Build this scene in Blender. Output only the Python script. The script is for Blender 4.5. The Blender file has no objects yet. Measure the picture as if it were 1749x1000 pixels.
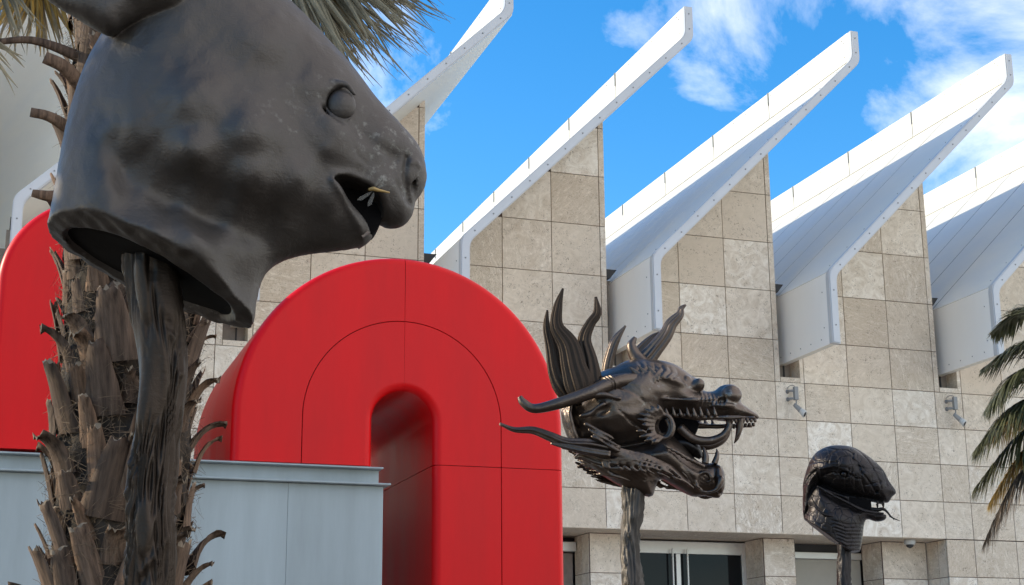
import bpy, bmesh, math, random
import numpy as np
from mathutils import Vector, Matrix, noise as mnoise

random.seed(7)
rng = np.random.default_rng(11)
PI = math.pi
scene = bpy.context.scene
COL = scene.collection

# ------------------------------------------------------------------ camera
CXP, CYP = 874.5, 500.0
FPX, PITCH, ROLL, YAW = 2640.059, .261, -.008, -.332
CAM = np.array([-14.62, -26.556, 1.6])


def ray(u, v):
    u, v = u - CXP, v - CYP
    cr, sr = math.cos(-ROLL), math.sin(-ROLL)
    u, v = cr * u - sr * v, sr * u + cr * v
    x, z2 = u / FPX, -v / FPX
    cp, sp = math.cos(PITCH), math.sin(PITCH)
    y, z = cp - sp * z2, sp + cp * z2
    c, s = math.cos(YAW), math.sin(YAW)
    return np.array([c * x - s * y, s * x + c * y, z])


def at_y(u, v, Y):
    d = ray(u, v)
    return CAM + d * (Y - CAM[1]) / d[1]


FWD = ray(CXP, CYP)
FWD /= np.linalg.norm(FWD)


def at_d(u, v, D):
    d = ray(u, v)
    return CAM + d * D / (d @ FWD)


cam_data = bpy.data.cameras.new('camera')
cam_data.sensor_width = 36
cam_data.lens = FPX * 36 / 1749
cam_data.clip_end = 2000
cam = bpy.data.objects.new('camera', cam_data)
COL.objects.link(cam)
_r = ray(CXP + 1, CYP) - ray(CXP, CYP)
_u = ray(CXP, CYP - 1) - ray(CXP, CYP)
_r /= np.linalg.norm(_r)
_u /= np.linalg.norm(_u)
M = Matrix(((_r[0], _u[0], -FWD[0], CAM[0]), (_r[1], _u[1], -FWD[1], CAM[1]),
            (_r[2], _u[2], -FWD[2], CAM[2]), (0, 0, 0, 1)))
cam.matrix_world = M
scene.camera = cam

# ------------------------------------------------------------------ world and sun
SUN_EL, SUN_AZ = math.radians(25.0), math.radians(-62.0)      # azimuth clockwise from +Y
SUN = Vector((math.sin(SUN_AZ) * math.cos(SUN_EL), math.cos(SUN_AZ) * math.cos(SUN_EL), math.sin(SUN_EL)))
CLOUD_A, CLOUD_B, CLOUD_C = -.02, .34, .24
world = bpy.data.worlds.new('World')
scene.world = world
world.use_nodes = True
nt = world.node_tree
nt.nodes.clear()
L = nt.links.new
out = nt.nodes.new('ShaderNodeOutputWorld')
bg = nt.nodes.new('ShaderNodeBackground')
bg.inputs['Strength'].default_value = 0.15
sky = nt.nodes.new('ShaderNodeTexSky')
sky.sky_type = 'NISHITA'
sky.sun_disc = False
sky.sun_elevation = SUN_EL
sky.sun_rotation = SUN_AZ
sky.air_density = 1.0
sky.dust_density = 0.4
sky.ozone_density = 2.5
hs = nt.nodes.new('ShaderNodeHueSaturation')
hs.inputs['Saturation'].default_value = 1.40
hs.inputs['Value'].default_value = 0.80
L(sky.outputs[0], hs.inputs['Color'])
tc = nt.nodes.new('ShaderNodeTexCoord')
mp = nt.nodes.new('ShaderNodeMapping')
mp.inputs['Scale'].default_value = (1, 1, 1.5)
mp.inputs['Location'].default_value = (3.025, 0.426, 0.05)
L(tc.outputs['Generated'], mp.inputs[0])
n1 = nt.nodes.new('ShaderNodeTexNoise')
n1.inputs['Scale'].default_value = 5.0
n1.inputs['Detail'].default_value = 9
n1.inputs['Roughness'].default_value = 0.6
n1.inputs['Distortion'].default_value = 0.35
L(mp.outputs[0], n1.inputs['Vector'])
# the cloud cover thickens steadily towards the right-hand (northern) half of the sky
dt = nt.nodes.new('ShaderNodeVectorMath')
dt.operation = 'DOT_PRODUCT'
dt.inputs[1].default_value = (math.cos(YAW - .13), math.sin(YAW - .13), 0.0)  # unseen part to the right and behind shaped to brighten the shaded wall
L(tc.outputs['Generated'], dt.inputs[0])
mr = nt.nodes.new('ShaderNodeMapRange')
mr.inputs[1].default_value = CLOUD_A
mr.inputs[2].default_value = CLOUD_B
mr.inputs[3].default_value = -0.04
mr.inputs[4].default_value = CLOUD_C
L(dt.outputs['Value'], mr.inputs[0])
ad = nt.nodes.new('ShaderNodeMath')
ad.operation = 'ADD'
L(n1.outputs[0], ad.inputs[0])
L(mr.outputs[0], ad.inputs[1])
rp = nt.nodes.new('ShaderNodeValToRGB')
rp.color_ramp.elements[0].position = 0.52
rp.color_ramp.elements[0].color = (0, 0, 0, 1)
rp.color_ramp.elements[1].position = 0.97
rp.color_ramp.elements[1].color = (0.92, 0.92, 0.92, 1)
L(ad.outputs[0], rp.inputs[0])
mx = nt.nodes.new('ShaderNodeMixRGB')
mx.inputs[2].default_value = (8.5, 7.8, 6.9, 1)
L(rp.outputs[0], mx.inputs[0])
L(hs.outputs[0], mx.inputs[1])
L(mx.outputs[0], bg.inputs['Color'])
L(bg.outputs[0], out.inputs[0])

sun_data = bpy.data.lights.new('sun', 'SUN')
sun_data.energy = 2.05
sun_data.angle = math.radians(0.53)
sun_data.color = (1.0, 0.88, 0.64)
sun = bpy.data.objects.new('sun', sun_data)
COL.objects.link(sun)
sun.rotation_euler = SUN.to_track_quat('Z', 'Y').to_euler()
sun.location = (-40, 10, 40)

scene.view_settings.view_transform = 'Standard'
scene.view_settings.look = 'None'
scene.view_settings.exposure = 1.22
scene.view_settings.gamma = 1.0
scene.view_settings.use_curve_mapping = False
scene.cycles.max_bounces = 8
scene.cycles.diffuse_bounces = 5


# ------------------------------------------------------------------ materials
def new_mat(name):
    m = bpy.data.materials.new(name)
    m.use_nodes = True
    t = m.node_tree
    b = t.nodes['Principled BSDF']
    return m, t, b


def N(t, kind, **inp):
    n = t.nodes.new(kind)
    for k, v in inp.items():
        key = k.replace('_', ' ')
        n.inputs[key].default_value = v
    return n


def ramp(t, src, stops):
    r = t.nodes.new('ShaderNodeValToRGB')
    e = r.color_ramp.elements
    while len(e) < len(stops):
        e.new(0.5)
    for i, (p, c) in enumerate(stops):
        e[i].position = p
        e[i].color = tuple(c) + (1,) if len(c) == 3 else c
    t.links.new(src, r.inputs[0])
    return r


def mixc(t, fac, a, b, mode='MIX'):
    m = t.nodes.new('ShaderNodeMixRGB')
    m.blend_type = mode
    for i, s in ((0, fac), (1, a), (2, b)):
        if isinstance(s, (int, float)):
            m.inputs[i].default_value = s
        elif isinstance(s, tuple):
            m.inputs[i].default_value = s if len(s) == 4 else s + (1,)
        else:
            t.links.new(s, m.inputs[i])
    return m


def bump(t, b, src, strength, dist=0.01, prev=None):
    bp = t.nodes.new('ShaderNodeBump')
    bp.inputs['Strength'].default_value = strength
    bp.inputs['Distance'].default_value = dist
    t.links.new(src, bp.inputs['Height'])
    if prev is not None:
        t.links.new(prev.outputs[0], bp.inputs['Normal'])
    t.links.new(bp.outputs[0], b.inputs['Normal'])
    return bp


def math_n(t, op, a, b=None):
    m = t.nodes.new('ShaderNodeMath')
    m.operation = op
    for i, s in ((0, a), (1, b)):
        if s is None:
            continue
        if isinstance(s, (int, float)):
            m.inputs[i].default_value = s
        else:
            t.links.new(s, m.inputs[i])
    return m


def coords(t, scale=(1, 1, 1), rand=False, kind='Object'):
    c = t.nodes.new('ShaderNodeTexCoord')
    m = t.nodes.new('ShaderNodeMapping')
    m.inputs['Scale'].default_value = scale
    t.links.new(c.outputs[kind], m.inputs[0])
    if rand:
        oi = t.nodes.new('ShaderNodeObjectInfo')
        s = t.nodes.new('ShaderNodeVectorMath')
        s.operation = 'SCALE'
        s.inputs[0].default_value = (37.0, 91.0, 53.0)
        t.links.new(oi.outputs['Random'], s.inputs['Scale'])
        t.links.new(s.outputs[0], m.inputs['Location'])
        # turn the vein direction from slab to slab
        r = t.nodes.new('ShaderNodeVectorMath')
        r.operation = 'SCALE'
        r.inputs[0].default_value = (0, 40.0, 0)
        t.links.new(oi.outputs['Random'], r.inputs['Scale'])
        t.links.new(r.outputs[0], m.inputs['Rotation'])
        return m, oi
    return m


def mat_travertine():
    m, t, b = new_mat('travertine')
    mp, oi = coords(t, (1, 1, 1), True)
    big = N(t, 'ShaderNodeTexNoise', Scale=3.2, Detail=8.0, Roughness=.68, Distortion=1.8)
    t.links.new(mp.outputs[0], big.inputs['Vector'])
    st = t.nodes.new('ShaderNodeMapping')
    st.inputs['Scale'].default_value = (1.2, 1.2, 5.5)
    t.links.new(mp.outputs[0], st.inputs[0])
    vein = N(t, 'ShaderNodeTexNoise', Scale=1.5, Detail=8.0, Roughness=.6, Distortion=2.6)
    t.links.new(st.outputs[0], vein.inputs['Vector'])
    hue = math_n(t, 'FRACT', math_n(t, 'MULTIPLY', oi.outputs['Random'], 17.3).outputs[0])
    base = ramp(t, hue.outputs[0], [(0, (.78, .695, .58)), (.2, (.68, .585, .465)), (.4, (.86, .80, .70)), (.6, (.76, .665, .54)),
                                    (.8, (.62, .52, .405)), (1, (.88, .82, .72))])
    c1 = mixc(t, ramp(t, big.outputs[0], [(.36, (0, 0, 0)), (.62, (.9, .9, .9))]).outputs[0], base.outputs[0], (.57, .48, .37))
    hue2 = math_n(t, 'FRACT', math_n(t, 'MULTIPLY', oi.outputs['Random'], 7.7).outputs[0])
    vs = ramp(t, hue2.outputs[0], [(.3, (.12, .12, .12)), (.8, (.95, .95, .95))])
    vr = ramp(t, vein.outputs[0], [(.40, (0, 0, 0)), (.43, (.7, .7, .7)), (.46, (0, 0, 0)), (.50, (1, 1, 1)), (.525, (.1, .1, .1)), (.58, (.8, .8, .8)), (.62, (0, 0, 0))])
    vf = math_n(t, 'MULTIPLY', vr.outputs[0], vs.outputs[0])
    c2 = mixc(t, vf.outputs[0], c1.outputs[0], (.41, .32, .225))
    # pits: short dark worm-like marks
    pn = N(t, 'ShaderNodeTexNoise', Scale=26.0, Detail=3.0, Roughness=.6, Distortion=1.5)
    t.links.new(mp.outputs[0], pn.inputs['Vector'])
    pm = N(t, 'ShaderNodeTexNoise', Scale=4.0, Detail=2.0)
    t.links.new(mp.outputs[0], pm.inputs['Vector'])
    pf = math_n(t, 'MULTIPLY', ramp(t, pn.outputs[0], [(.57, (0, 0, 0)), (.65, (1, 1, 1))]).outputs[0],
                ramp(t, pm.outputs[0], [(.38, (0, 0, 0)), (.60, (1, 1, 1))]).outputs[0])
    pf2 = math_n(t, 'MULTIPLY', pf.outputs[0], .75)
    c3 = mixc(t, pf2.outputs[0], c2.outputs[0], (.16, .12, .09))
    t.links.new(c3.outputs[0], b.inputs['Base Color'])
    b.inputs['Roughness'].default_value = .62
    inv = math_n(t, 'SUBTRACT', 1.0, pf.outputs[0])
    bump(t, b, inv.outputs[0], .5, .004)
    return m


def mat_plain(name, col, rough=.5, metal=0.0, nscale=6.0, namp=.12, bscale=60.0, bstr=.05, spec=.5, streak=None):
    m, t, b = new_mat(name)
    mp = coords(t, streak or (1, 1, 1))
    n = N(t, 'ShaderNodeTexNoise', Scale=nscale, Detail=6.0, Roughness=.6)
    t.links.new(mp.outputs[0], n.inputs['Vector'])
    lo = tuple(c * (1 - namp) for c in col)
    hi = tuple(min(1, c * (1 + namp)) for c in col)
    r = ramp(t, n.outputs[0], [(.3, lo), (.7, hi)])
    t.links.new(r.outputs[0], b.inputs['Base Color'])
    b.inputs['Roughness'].default_value = rough
    b.inputs['Metallic'].default_value = metal
    b.inputs['Specular IOR Level'].default_value = spec
    rr = ramp(t, n.outputs[0], [(.3, (rough * .85,) * 3), (.7, (min(1, rough * 1.15),) * 3)])
    t.links.new(rr.outputs[0], b.inputs['Roughness'])
    n2 = N(t, 'ShaderNodeTexNoise', Scale=bscale, Detail=3.0)
    t.links.new(mp.outputs[0], n2.inputs['Vector'])
    if bstr:
        bump(t, b, n2.outputs[0], bstr, .01)
    return m


def mat_bronze(name, col=(.108, .094, .086), rough=.42, patina_sun=.5, scales=0, metal=.88):
    m, t, b = new_mat(name)
    mp = coords(t)
    n = N(t, 'ShaderNodeTexNoise', Scale=5.0, Detail=8.0, Roughness=.62, Distortion=.6)
    t.links.new(mp.outputs[0], n.inputs['Vector'])
    c = ramp(t, n.outputs[0], [(.28, tuple(x * .78 for x in col)), (.5, col), (.75, tuple(x * 1.22 for x in col))])
    # pale verdigris / lime specks in a few places, on the dragon also for sunlit spots
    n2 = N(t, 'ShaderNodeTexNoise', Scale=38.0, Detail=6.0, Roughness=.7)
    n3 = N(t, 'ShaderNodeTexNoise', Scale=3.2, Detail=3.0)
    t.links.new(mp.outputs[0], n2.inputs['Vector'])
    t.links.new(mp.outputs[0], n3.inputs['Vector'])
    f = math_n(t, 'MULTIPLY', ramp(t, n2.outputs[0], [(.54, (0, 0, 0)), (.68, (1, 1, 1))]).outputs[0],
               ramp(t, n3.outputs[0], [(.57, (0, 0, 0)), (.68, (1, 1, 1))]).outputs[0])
    f2 = math_n(t, 'MULTIPLY', f.outputs[0], patina_sun)
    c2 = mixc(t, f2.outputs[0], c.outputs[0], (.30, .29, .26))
    t.links.new(c2.outputs[0], b.inputs['Base Color'])
    b.inputs['Metallic'].default_value = metal
    rr = ramp(t, n.outputs[0], [(.3, (rough * .85,) * 3), (.7, (rough * 1.25,) * 3)])
    t.links.new(rr.outputs[0], b.inputs['Roughness'])
    nb = N(t, 'ShaderNodeTexNoise', Scale=22.0, Detail=6.0, Roughness=.6, Distortion=1.0)
    t.links.new(mp.outputs[0], nb.inputs['Vector'])
    b1 = bump(t, b, nb.outputs[0], .22, .012)
    nb2 = N(t, 'ShaderNodeTexNoise', Scale=110.0, Detail=3.0)
    t.links.new(mp.outputs[0], nb2.inputs['Vector'])
    b2 = bump(t, b, nb2.outputs[0], .16, .004, b1)
    sc = t.nodes.new('ShaderNodeMapping')
    sc.inputs['Scale'].default_value = (26, 26, 150)
    sc.inputs['Rotation'].default_value = (.2, .5, 0)
    t.links.new(mp.outputs[0], sc.inputs[0])
    ns = N(t, 'ShaderNodeTexNoise', Scale=1.0, Detail=3.0, Distortion=.8)
    t.links.new(sc.outputs[0], ns.inputs['Vector'])
    b3 = bump(t, b, ns.outputs[0], .16, .004, b2)
    if scales:
        vo = t.nodes.new('ShaderNodeTexVoronoi')
        vo.feature = 'DISTANCE_TO_EDGE'
        vo.inputs['Scale'].default_value = scales
        t.links.new(mp.outputs[0], vo.inputs['Vector'])
        vr = ramp(t, vo.outputs['Distance'], [(0, (0, 0, 0)), (.06, (1, 1, 1))])
        bump(t, b, vr.outputs[0], .45, .006, b3)
    return m


def mat_fibre(name, dark, light, scale=(60, 60, 3), rough=.85, rand=True, transl=0.0):
    m, t, b = new_mat(name)
    c = t.nodes.new('ShaderNodeTexCoord')
    mp = t.nodes.new('ShaderNodeMapping')
    mp.inputs['Scale'].default_value = scale
    t.links.new(c.outputs['Object'], mp.inputs[0])
    oi = t.nodes.new('ShaderNodeObjectInfo')
    n = N(t, 'ShaderNodeTexNoise', Scale=1.0, Detail=5.0, Roughness=.6)
    t.links.new(mp.outputs[0], n.inputs['Vector'])
    r = ramp(t, n.outputs[0], [(.3, dark), (.68, light)])
    rv = ramp(t, oi.outputs['Random'], [(0, (.6, .58, .56)), (.5, (1, 1, 1)), (1, (1.3, 1.18, 1.05))])
    mm = mixc(t, 1.0, r.outputs[0], rv.outputs[0], 'MULTIPLY')
    t.links.new(mm.outputs[0], b.inputs['Base Color'])
    b.inputs['Roughness'].default_value = rough
    b.inputs['Specular IOR Level'].default_value = .25
    bump(t, b, n.outputs[0], .5, .01)
    if transl:
        o = t.nodes['Material Output']
        tr = t.nodes.new('ShaderNodeBsdfTranslucent')
        t.links.new(mm.outputs[0], tr.inputs[0])
        ms = t.nodes.new('ShaderNodeMixShader')
        ms.inputs[0].default_value = transl
        t.links.new(b.outputs[0], ms.inputs[1])
        t.links.new(tr.outputs[0], ms.inputs[2])
        t.links.new(ms.outputs[0], o.inputs[0])
    return m


MT = {}
MT['stone'] = mat_travertine()
MT['grout'] = mat_plain('grout', (.10, .065, .05), .9, namp=.3)
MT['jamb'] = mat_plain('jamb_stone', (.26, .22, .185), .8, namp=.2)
MT['white'] = mat_plain('white_metal', (.73, .70, .62), .42, namp=.05, nscale=1.6, bscale=3.0, bstr=.03, streak=(1, .5, 1))
MT['skirt'] = mat_plain('skirt_white', (.88, .86, .81), .42, namp=.04, nscale=.8, bstr=.02, streak=(1, 1, .25))
MT['trim'] = mat_plain('grey_trim', (.50, .51, .52), .35, namp=.05, nscale=2.0, bstr=.02)
MT['bolt'] = mat_plain('bolt_metal', (.22, .22, .22), .5, .3)
MT['seam'] = mat_plain('seam_grey', (.10, .10, .10), .7)
MT['dark'] = mat_plain('dark_metal', (.03, .03, .03), .6)
MT['red'] = mat_plain('red_paint', (.69, .005, .007), .40, namp=.10, nscale=1.0, bscale=14.0, bstr=.05, spec=.20, streak=(2.2, 2.2, .45))
MT['redjoint'] = mat_plain('red_joint', (.30, .004, .006), .6)
MT['bluegrey'] = mat_plain('blue_grey_paint', (.345, .385, .39), .5, namp=.13, nscale=1.6, bscale=9.0, bstr=.04, streak=(2.5, 2.5, .35))
MT['bronze'] = mat_bronze('bronze', (.090, .077, .068), .52, .55, 0, .70)
MT['bronze_dark'] = mat_bronze('bronze_dark', (.125, .096, .078), .34, .85)  # stronger pale specks, partly standing in for sunlit patches on the dragon
MT['bronze_stem'] = mat_bronze('bronze_stem', (.050, .036, .027), .50, .12)
MT['bronze_snake'] = mat_bronze('bronze_snake', (.034, .030, .030), .40, .10, 17.0)
MT['cavity_shade'] = None
MT['bronze_black'] = mat_bronze('bronze_black', (.034, .030, .030), .38, .10)
MT['cavity_shade'] = mat_plain('black_cavity_shade', (.006, .005, .005), .9, spec=.1)  # near-black colour stands in for shade inside the mouths and neck
MT['boot'] = mat_fibre('leaf_base', (.040, .025, .017), (.20, .128, .087), (70, 70, 4))
MT['cut'] = mat_plain('cut_end', (.22, .165, .115), .9, namp=.3, nscale=30)
MT['core'] = mat_fibre('trunk_core', (.022, .016, .012), (.08, .058, .042), (30, 30, 8))
MT['fibre'] = mat_fibre('trunk_fibre', (.05, .033, .022), (.24, .16, .10), (40, 40, 10))
MT['dry'] = mat_fibre('dry_fan', (.13, .12, .088), (.36, .32, .225), (8, 8, 8), .7, transl=.22)
MT['green'] = mat_fibre('green_frond', (.042, .050, .024), (.135, .135, .062), (9, 9, 9), .45, transl=.25)
MT['yellow'] = mat_fibre('yellow_frond', (.22, .15, .04), (.40, .29, .09), (9, 9, 9), .6, transl=.3)
MT['brownleaf'] = mat_fibre('dead_frond', (.13, .10, .075), (.27, .215, .16), (9, 9, 9), .8, transl=.15)
MT['paving'] = mat_plain('paving', (.56, .52, .46), .85, namp=.15, nscale=.8)
MT['dark_ground'] = mat_plain('dark_ground', (.05, .038, .028), .95, namp=.5, nscale=30, bscale=80, bstr=.5)  # for the added dark ground sheet
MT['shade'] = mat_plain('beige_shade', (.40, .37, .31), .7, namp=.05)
MT['alu'] = mat_plain('aluminium', (.58, .57, .54), .35, .4, namp=.04)
MT['camgrey'] = mat_plain('camera_grey', (.24, .24, .235), .45, namp=.1)
MT['camwhite'] = mat_plain('camera_white', (.5, .5, .48), .4, namp=.04)
MT['gold'] = mat_plain('insect_body', (.36, .23, .08), .4, .2)


def mat_glass():
    m, t, b = new_mat('door_glass')
    b.inputs['Base Color'].default_value = (.012, .013, .014, 1)
    b.inputs['Roughness'].default_value = .04
    b.inputs['Specular IOR Level'].default_value = .14
    return m


def mat_wing():
    m, t, b = new_mat('insect_wing')
    b.inputs['Base Color'].default_value = (.45, .42, .36, 1)
    b.inputs['Alpha'].default_value = .16
    b.inputs['Roughness'].default_value = .2
    return m


MT['glass'] = mat_glass()
MT['wing'] = mat_wing()


# ------------------------------------------------------------------ object helpers
def mk(name, verts, faces, mat, parent=None, smooth=False, mats=None, fmat=None):
    me = bpy.data.meshes.new(name)
    me.from_pydata([tuple(map(float, v)) for v in verts], [], [tuple(int(i) for i in f) for f in faces])
    return link(name, me, mat, parent, smooth, mats, fmat)


def link(name, me, mat, parent=None, smooth=False, mats=None, fmat=None):
    if mat is not None and not me.materials:
        me.materials.append(MT[mat])
        for x in (mats or []):
            me.materials.append(MT[x])
    if fmat is not None:
        me.polygons.foreach_set('material_index', fmat)
    if smooth:
        me.polygons.foreach_set('use_smooth', [True] * len(me.polygons))
    o = bpy.data.objects.new(name, me)
    COL.objects.link(o)
    if parent is not None:
        o.parent = parent
    return o


def bm_obj(name, bm, mat, parent=None, smooth=False):
    bmesh.ops.recalc_face_normals(bm, faces=bm.faces)
    me = bpy.data.meshes.new(name)
    bm.to_mesh(me)
    bm.free()
    return link(name, me, mat, parent, smooth)


def empty(name, loc, label=None, cat=None, group=None, rz=0.0, parent=None):
    o = bpy.data.objects.new(name, None)
    o.empty_display_size = .2
    COL.objects.link(o)
    o.location = tuple(map(float, loc))
    o.rotation_euler = (0, 0, rz)
    if parent is not None:
        o.parent = parent
    tag(o, label, cat, group)
    return o


def tag(o, label=None, cat=None, group=None, kind=None):
    if label:
        o['label'] = label
    if cat:
        o['category'] = cat
    if group:
        o['group'] = group
    if kind:
        o['kind'] = kind
    return o


def bm_box(bm, x0, x1, y0, y1, z0, z1, bev=0.0, seg=1):
    v = [bm.verts.new(p) for p in ((x0, y0, z0), (x1, y0, z0), (x1, y1, z0), (x0, y1, z0),
                                   (x0, y0, z1), (x1, y0, z1), (x1, y1, z1), (x0, y1, z1))]
    fs = [bm.faces.new([v[i] for i in f]) for f in ((0, 3, 2, 1), (4, 5, 6, 7), (0, 1, 5, 4), (1, 2, 6, 5), (2, 3, 7, 6), (3, 0, 4, 7))]
    if bev:
        es = set(e for f in fs for e in f.edges)
        bmesh.ops.bevel(bm, geom=list(es), offset=bev, segments=seg, affect='EDGES', profile=.5)


def box(name, x0, x1, y0, y1, z0, z1, mat, parent=None, bev=0.0, seg=1):
    bm = bmesh.new()
    bm_box(bm, x0, x1, y0, y1, z0, z1, bev, seg)
    return bm_obj(name, bm, mat, parent)


def bm_prism(bm, poly, y0, y1, bev=0.0, front_only=True):
    """poly: (x, z) points; extruded along y from y0 (front) to y1."""
    a = [bm.verts.new((x, y0, z)) for x, z in poly]
    b = [bm.verts.new((x, y1, z)) for x, z in poly]
    n = len(poly)
    f0 = bm.faces.new(a)
    bm.faces.new(b[::-1])
    for i in range(n):
        bm.faces.new((a[i], b[i], b[(i + 1) % n], a[(i + 1) % n]))
    if bev:
        bmesh.ops.bevel(bm, geom=list(f0.edges), offset=bev, segments=1, affect='EDGES')


def prism(name, poly, y0, y1, mat, parent=None, bev=0.0):
    bm = bmesh.new()
    bm_prism(bm, poly, y0, y1, bev)
    return bm_obj(name, bm, mat, parent)


def catmull(pts, n):
    P = [np.array(p, float) for p in pts]
    if len(P) == 2:
        return [P[0] + (P[1] - P[0]) * i / (n - 1) for i in range(n)]
    P = [2 * P[0] - P[1]] + P + [2 * P[-1] - P[-2]]
    outp = []
    m = len(P) - 3
    for i in range(n):
        t = i / (n - 1) * m
        k = min(int(t), m - 1)
        t -= k
        a, b, c, d = P[k:k + 4]
        outp.append(.5 * ((2 * b) + (c - a) * t + (2 * a - 5 * b + 4 * c - d) * t * t + (3 * b - a - 3 * c + d) * t ** 3))
    return outp


def tube_mesh(path, radii, n=24, seg=10, flat=1.0, ridges=0, depth=0.0, flatdir=(0, 1, 0), twist=0.0, cap=True):
    """Tapered tube through control points, optionally flattened and fluted lengthwise."""
    p4 = [tuple(p) + (r,) for p, r in zip(path, radii)]
    C = catmull(p4, n)
    pts = [c[:3] for c in C]
    rad = [max(c[3], 1e-4) for c in C]
    V, F = [], []
    fd = np.array(flatdir, float)
    for i in range(n):
        t = pts[min(i + 1, n - 1)] - pts[max(i - 1, 0)]
        t = t / (np.linalg.norm(t) + 1e-9)
        a = fd - t * (fd @ t)
        if np.linalg.norm(a) < 1e-3:
            a = np.array([1, 0, 0.]) - t * t[0]
        a = a / np.linalg.norm(a)
        b = np.cross(t, a)
        for k in range(seg):
            th = 2 * PI * k / seg + twist * i / n
            rr = rad[i] * (1 + depth * math.cos(ridges * th)) if ridges else rad[i]
            V.append(pts[i] + a * math.cos(th) * rr * flat + b * math.sin(th) * rr)
    for i in range(n - 1):
        for k in range(seg):
            F.append((i * seg + k, i * seg + (k + 1) % seg, (i + 1) * seg + (k + 1) % seg, (i + 1) * seg + k))
    if cap:
        V += [pts[0], pts[-1]]
        for k in range(seg):
            F.append((len(V) - 2, (k + 1) % seg, k))
            F.append((len(V) - 1, (n - 1) * seg + k, (n - 1) * seg + (k + 1) % seg))
    return V, F


def tube(name, path, radii, mat, parent=None, **kw):
    V, F = tube_mesh(path, radii, **kw)
    return mk(name, V, F, mat, parent, True)


# ------------------------------------------------------------------ sculpting on a voxel field
def surface_nets(F, org, h):
    s = F < 0
    shp = np.array(F.shape)
    cs = shp - 1
    ncell = int(np.prod(cs))
    acc = np.zeros((3, ncell))
    cnt = np.zeros(ncell)
    edges = []
    for a in range(3):
        lo = [slice(None)] * 3
        hi = [slice(None)] * 3
        lo[a] = slice(0, -1)
        hi[a] = slice(1, None)
        lo, hi = tuple(lo), tuple(hi)
        m = s[lo] != s[hi]
        idx = np.argwhere(m)
        f0 = F[lo][m]
        f1 = F[hi][m]
        t = f0 / (f0 - f1)
        p = idx.astype(float)
        p[:, a] += t
        o1, o2 = [k for k in range(3) if k != a]
        cells = []
        for d1, d2 in ((0, 0), (-1, 0), (-1, -1), (0, -1)):
            c = idx.copy()
            c[:, o1] += d1
            c[:, o2] += d2
            ok = np.all((c >= 0) & (c < cs), axis=1)
            fl = np.where(ok, (c[:, 0] * cs[1] + c[:, 1]) * cs[2] + c[:, 2], -1)
            g = fl[ok]
            for k in range(3):
                acc[k] += np.bincount(g, weights=p[ok, k], minlength=ncell)
            cnt += np.bincount(g, minlength=ncell)
            cells.append(fl)
        edges.append((a, np.stack(cells, 1), s[lo][m]))
    used = np.nonzero(cnt)[0]
    mapi = np.full(ncell, -1, np.int64)
    mapi[used] = np.arange(len(used))
    V = (acc[:, used] / cnt[used]).T * h + org
    faces = []
    for a, c, inside in edges:
        ok = np.all(c >= 0, axis=1)
        q = mapi[c[ok]]
        ins = inside[ok]
        flip = ins if a != 1 else ~ins
        q = np.where(flip[:, None], q, q[:, ::-1])
        faces.append(q)
    return V, np.concatenate(faces)


def smin(a, b, k):
    if k <= 0:
        return np.minimum(a, b)
    hh = np.maximum(k - np.abs(a - b), 0) / k
    return np.minimum(a, b) - hh * hh * k * .25


def seg_dist(px, pz, poly, closed=True):
    d = np.full(np.broadcast(px, pz).shape, 1e9)
    n = len(poly)
    for i in range(n if closed else n - 1):
        ax, az = poly[i]
        bx, bz = poly[(i + 1) % n]
        ex, ez = bx - ax, bz - az
        wx, wz = px - ax, pz - az
        t = np.clip((wx * ex + wz * ez) / (ex * ex + ez * ez + 1e-12), 0, 1)
        d = np.minimum(d, (wx - t * ex) ** 2 + (wz - t * ez) ** 2)
    return np.sqrt(d)


def poly_sd(px, pz, poly):
    """positive inside"""
    d = seg_dist(px, pz, poly)
    ins = np.zeros(d.shape, bool)
    n = len(poly)
    for i in range(n):
        ax, az = poly[i]
        bx, bz = poly[(i + 1) % n]
        c = ((az > pz) != (bz > pz)) & (px < (bx - ax) * (pz - az) / (bz - az + 1e-12) + ax)
        ins ^= c
    return np.where(ins, d, -d)


def smooth_poly(poly, n=4):
    P = [np.array(p, float) for p in poly]
    m = len(P)
    o = []
    for i in range(m):
        a, b, c, d = P[i - 1], P[i], P[(i + 1) % m], P[(i + 2) % m]
        for k in range(n):
            t = k / n
            o.append(tuple(.5 * ((2 * b) + (c - a) * t + (2 * a - 5 * b + 4 * c - d) * t * t + (3 * b - a - 3 * c + d) * t ** 3)))
    return o


def blur2(a, n=1):
    for _ in range(n):
        p = np.pad(a, 1, mode='edge')
        a = (p[:-2, 1:-1] + 2 * p[1:-1, 1:-1] + p[2:, 1:-1]) / 4
        p = np.pad(a, 1, mode='edge')
        a = (p[1:-1, :-2] + 2 * p[1:-1, 1:-1] + p[1:-1, 2:]) / 4
    return a


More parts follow.
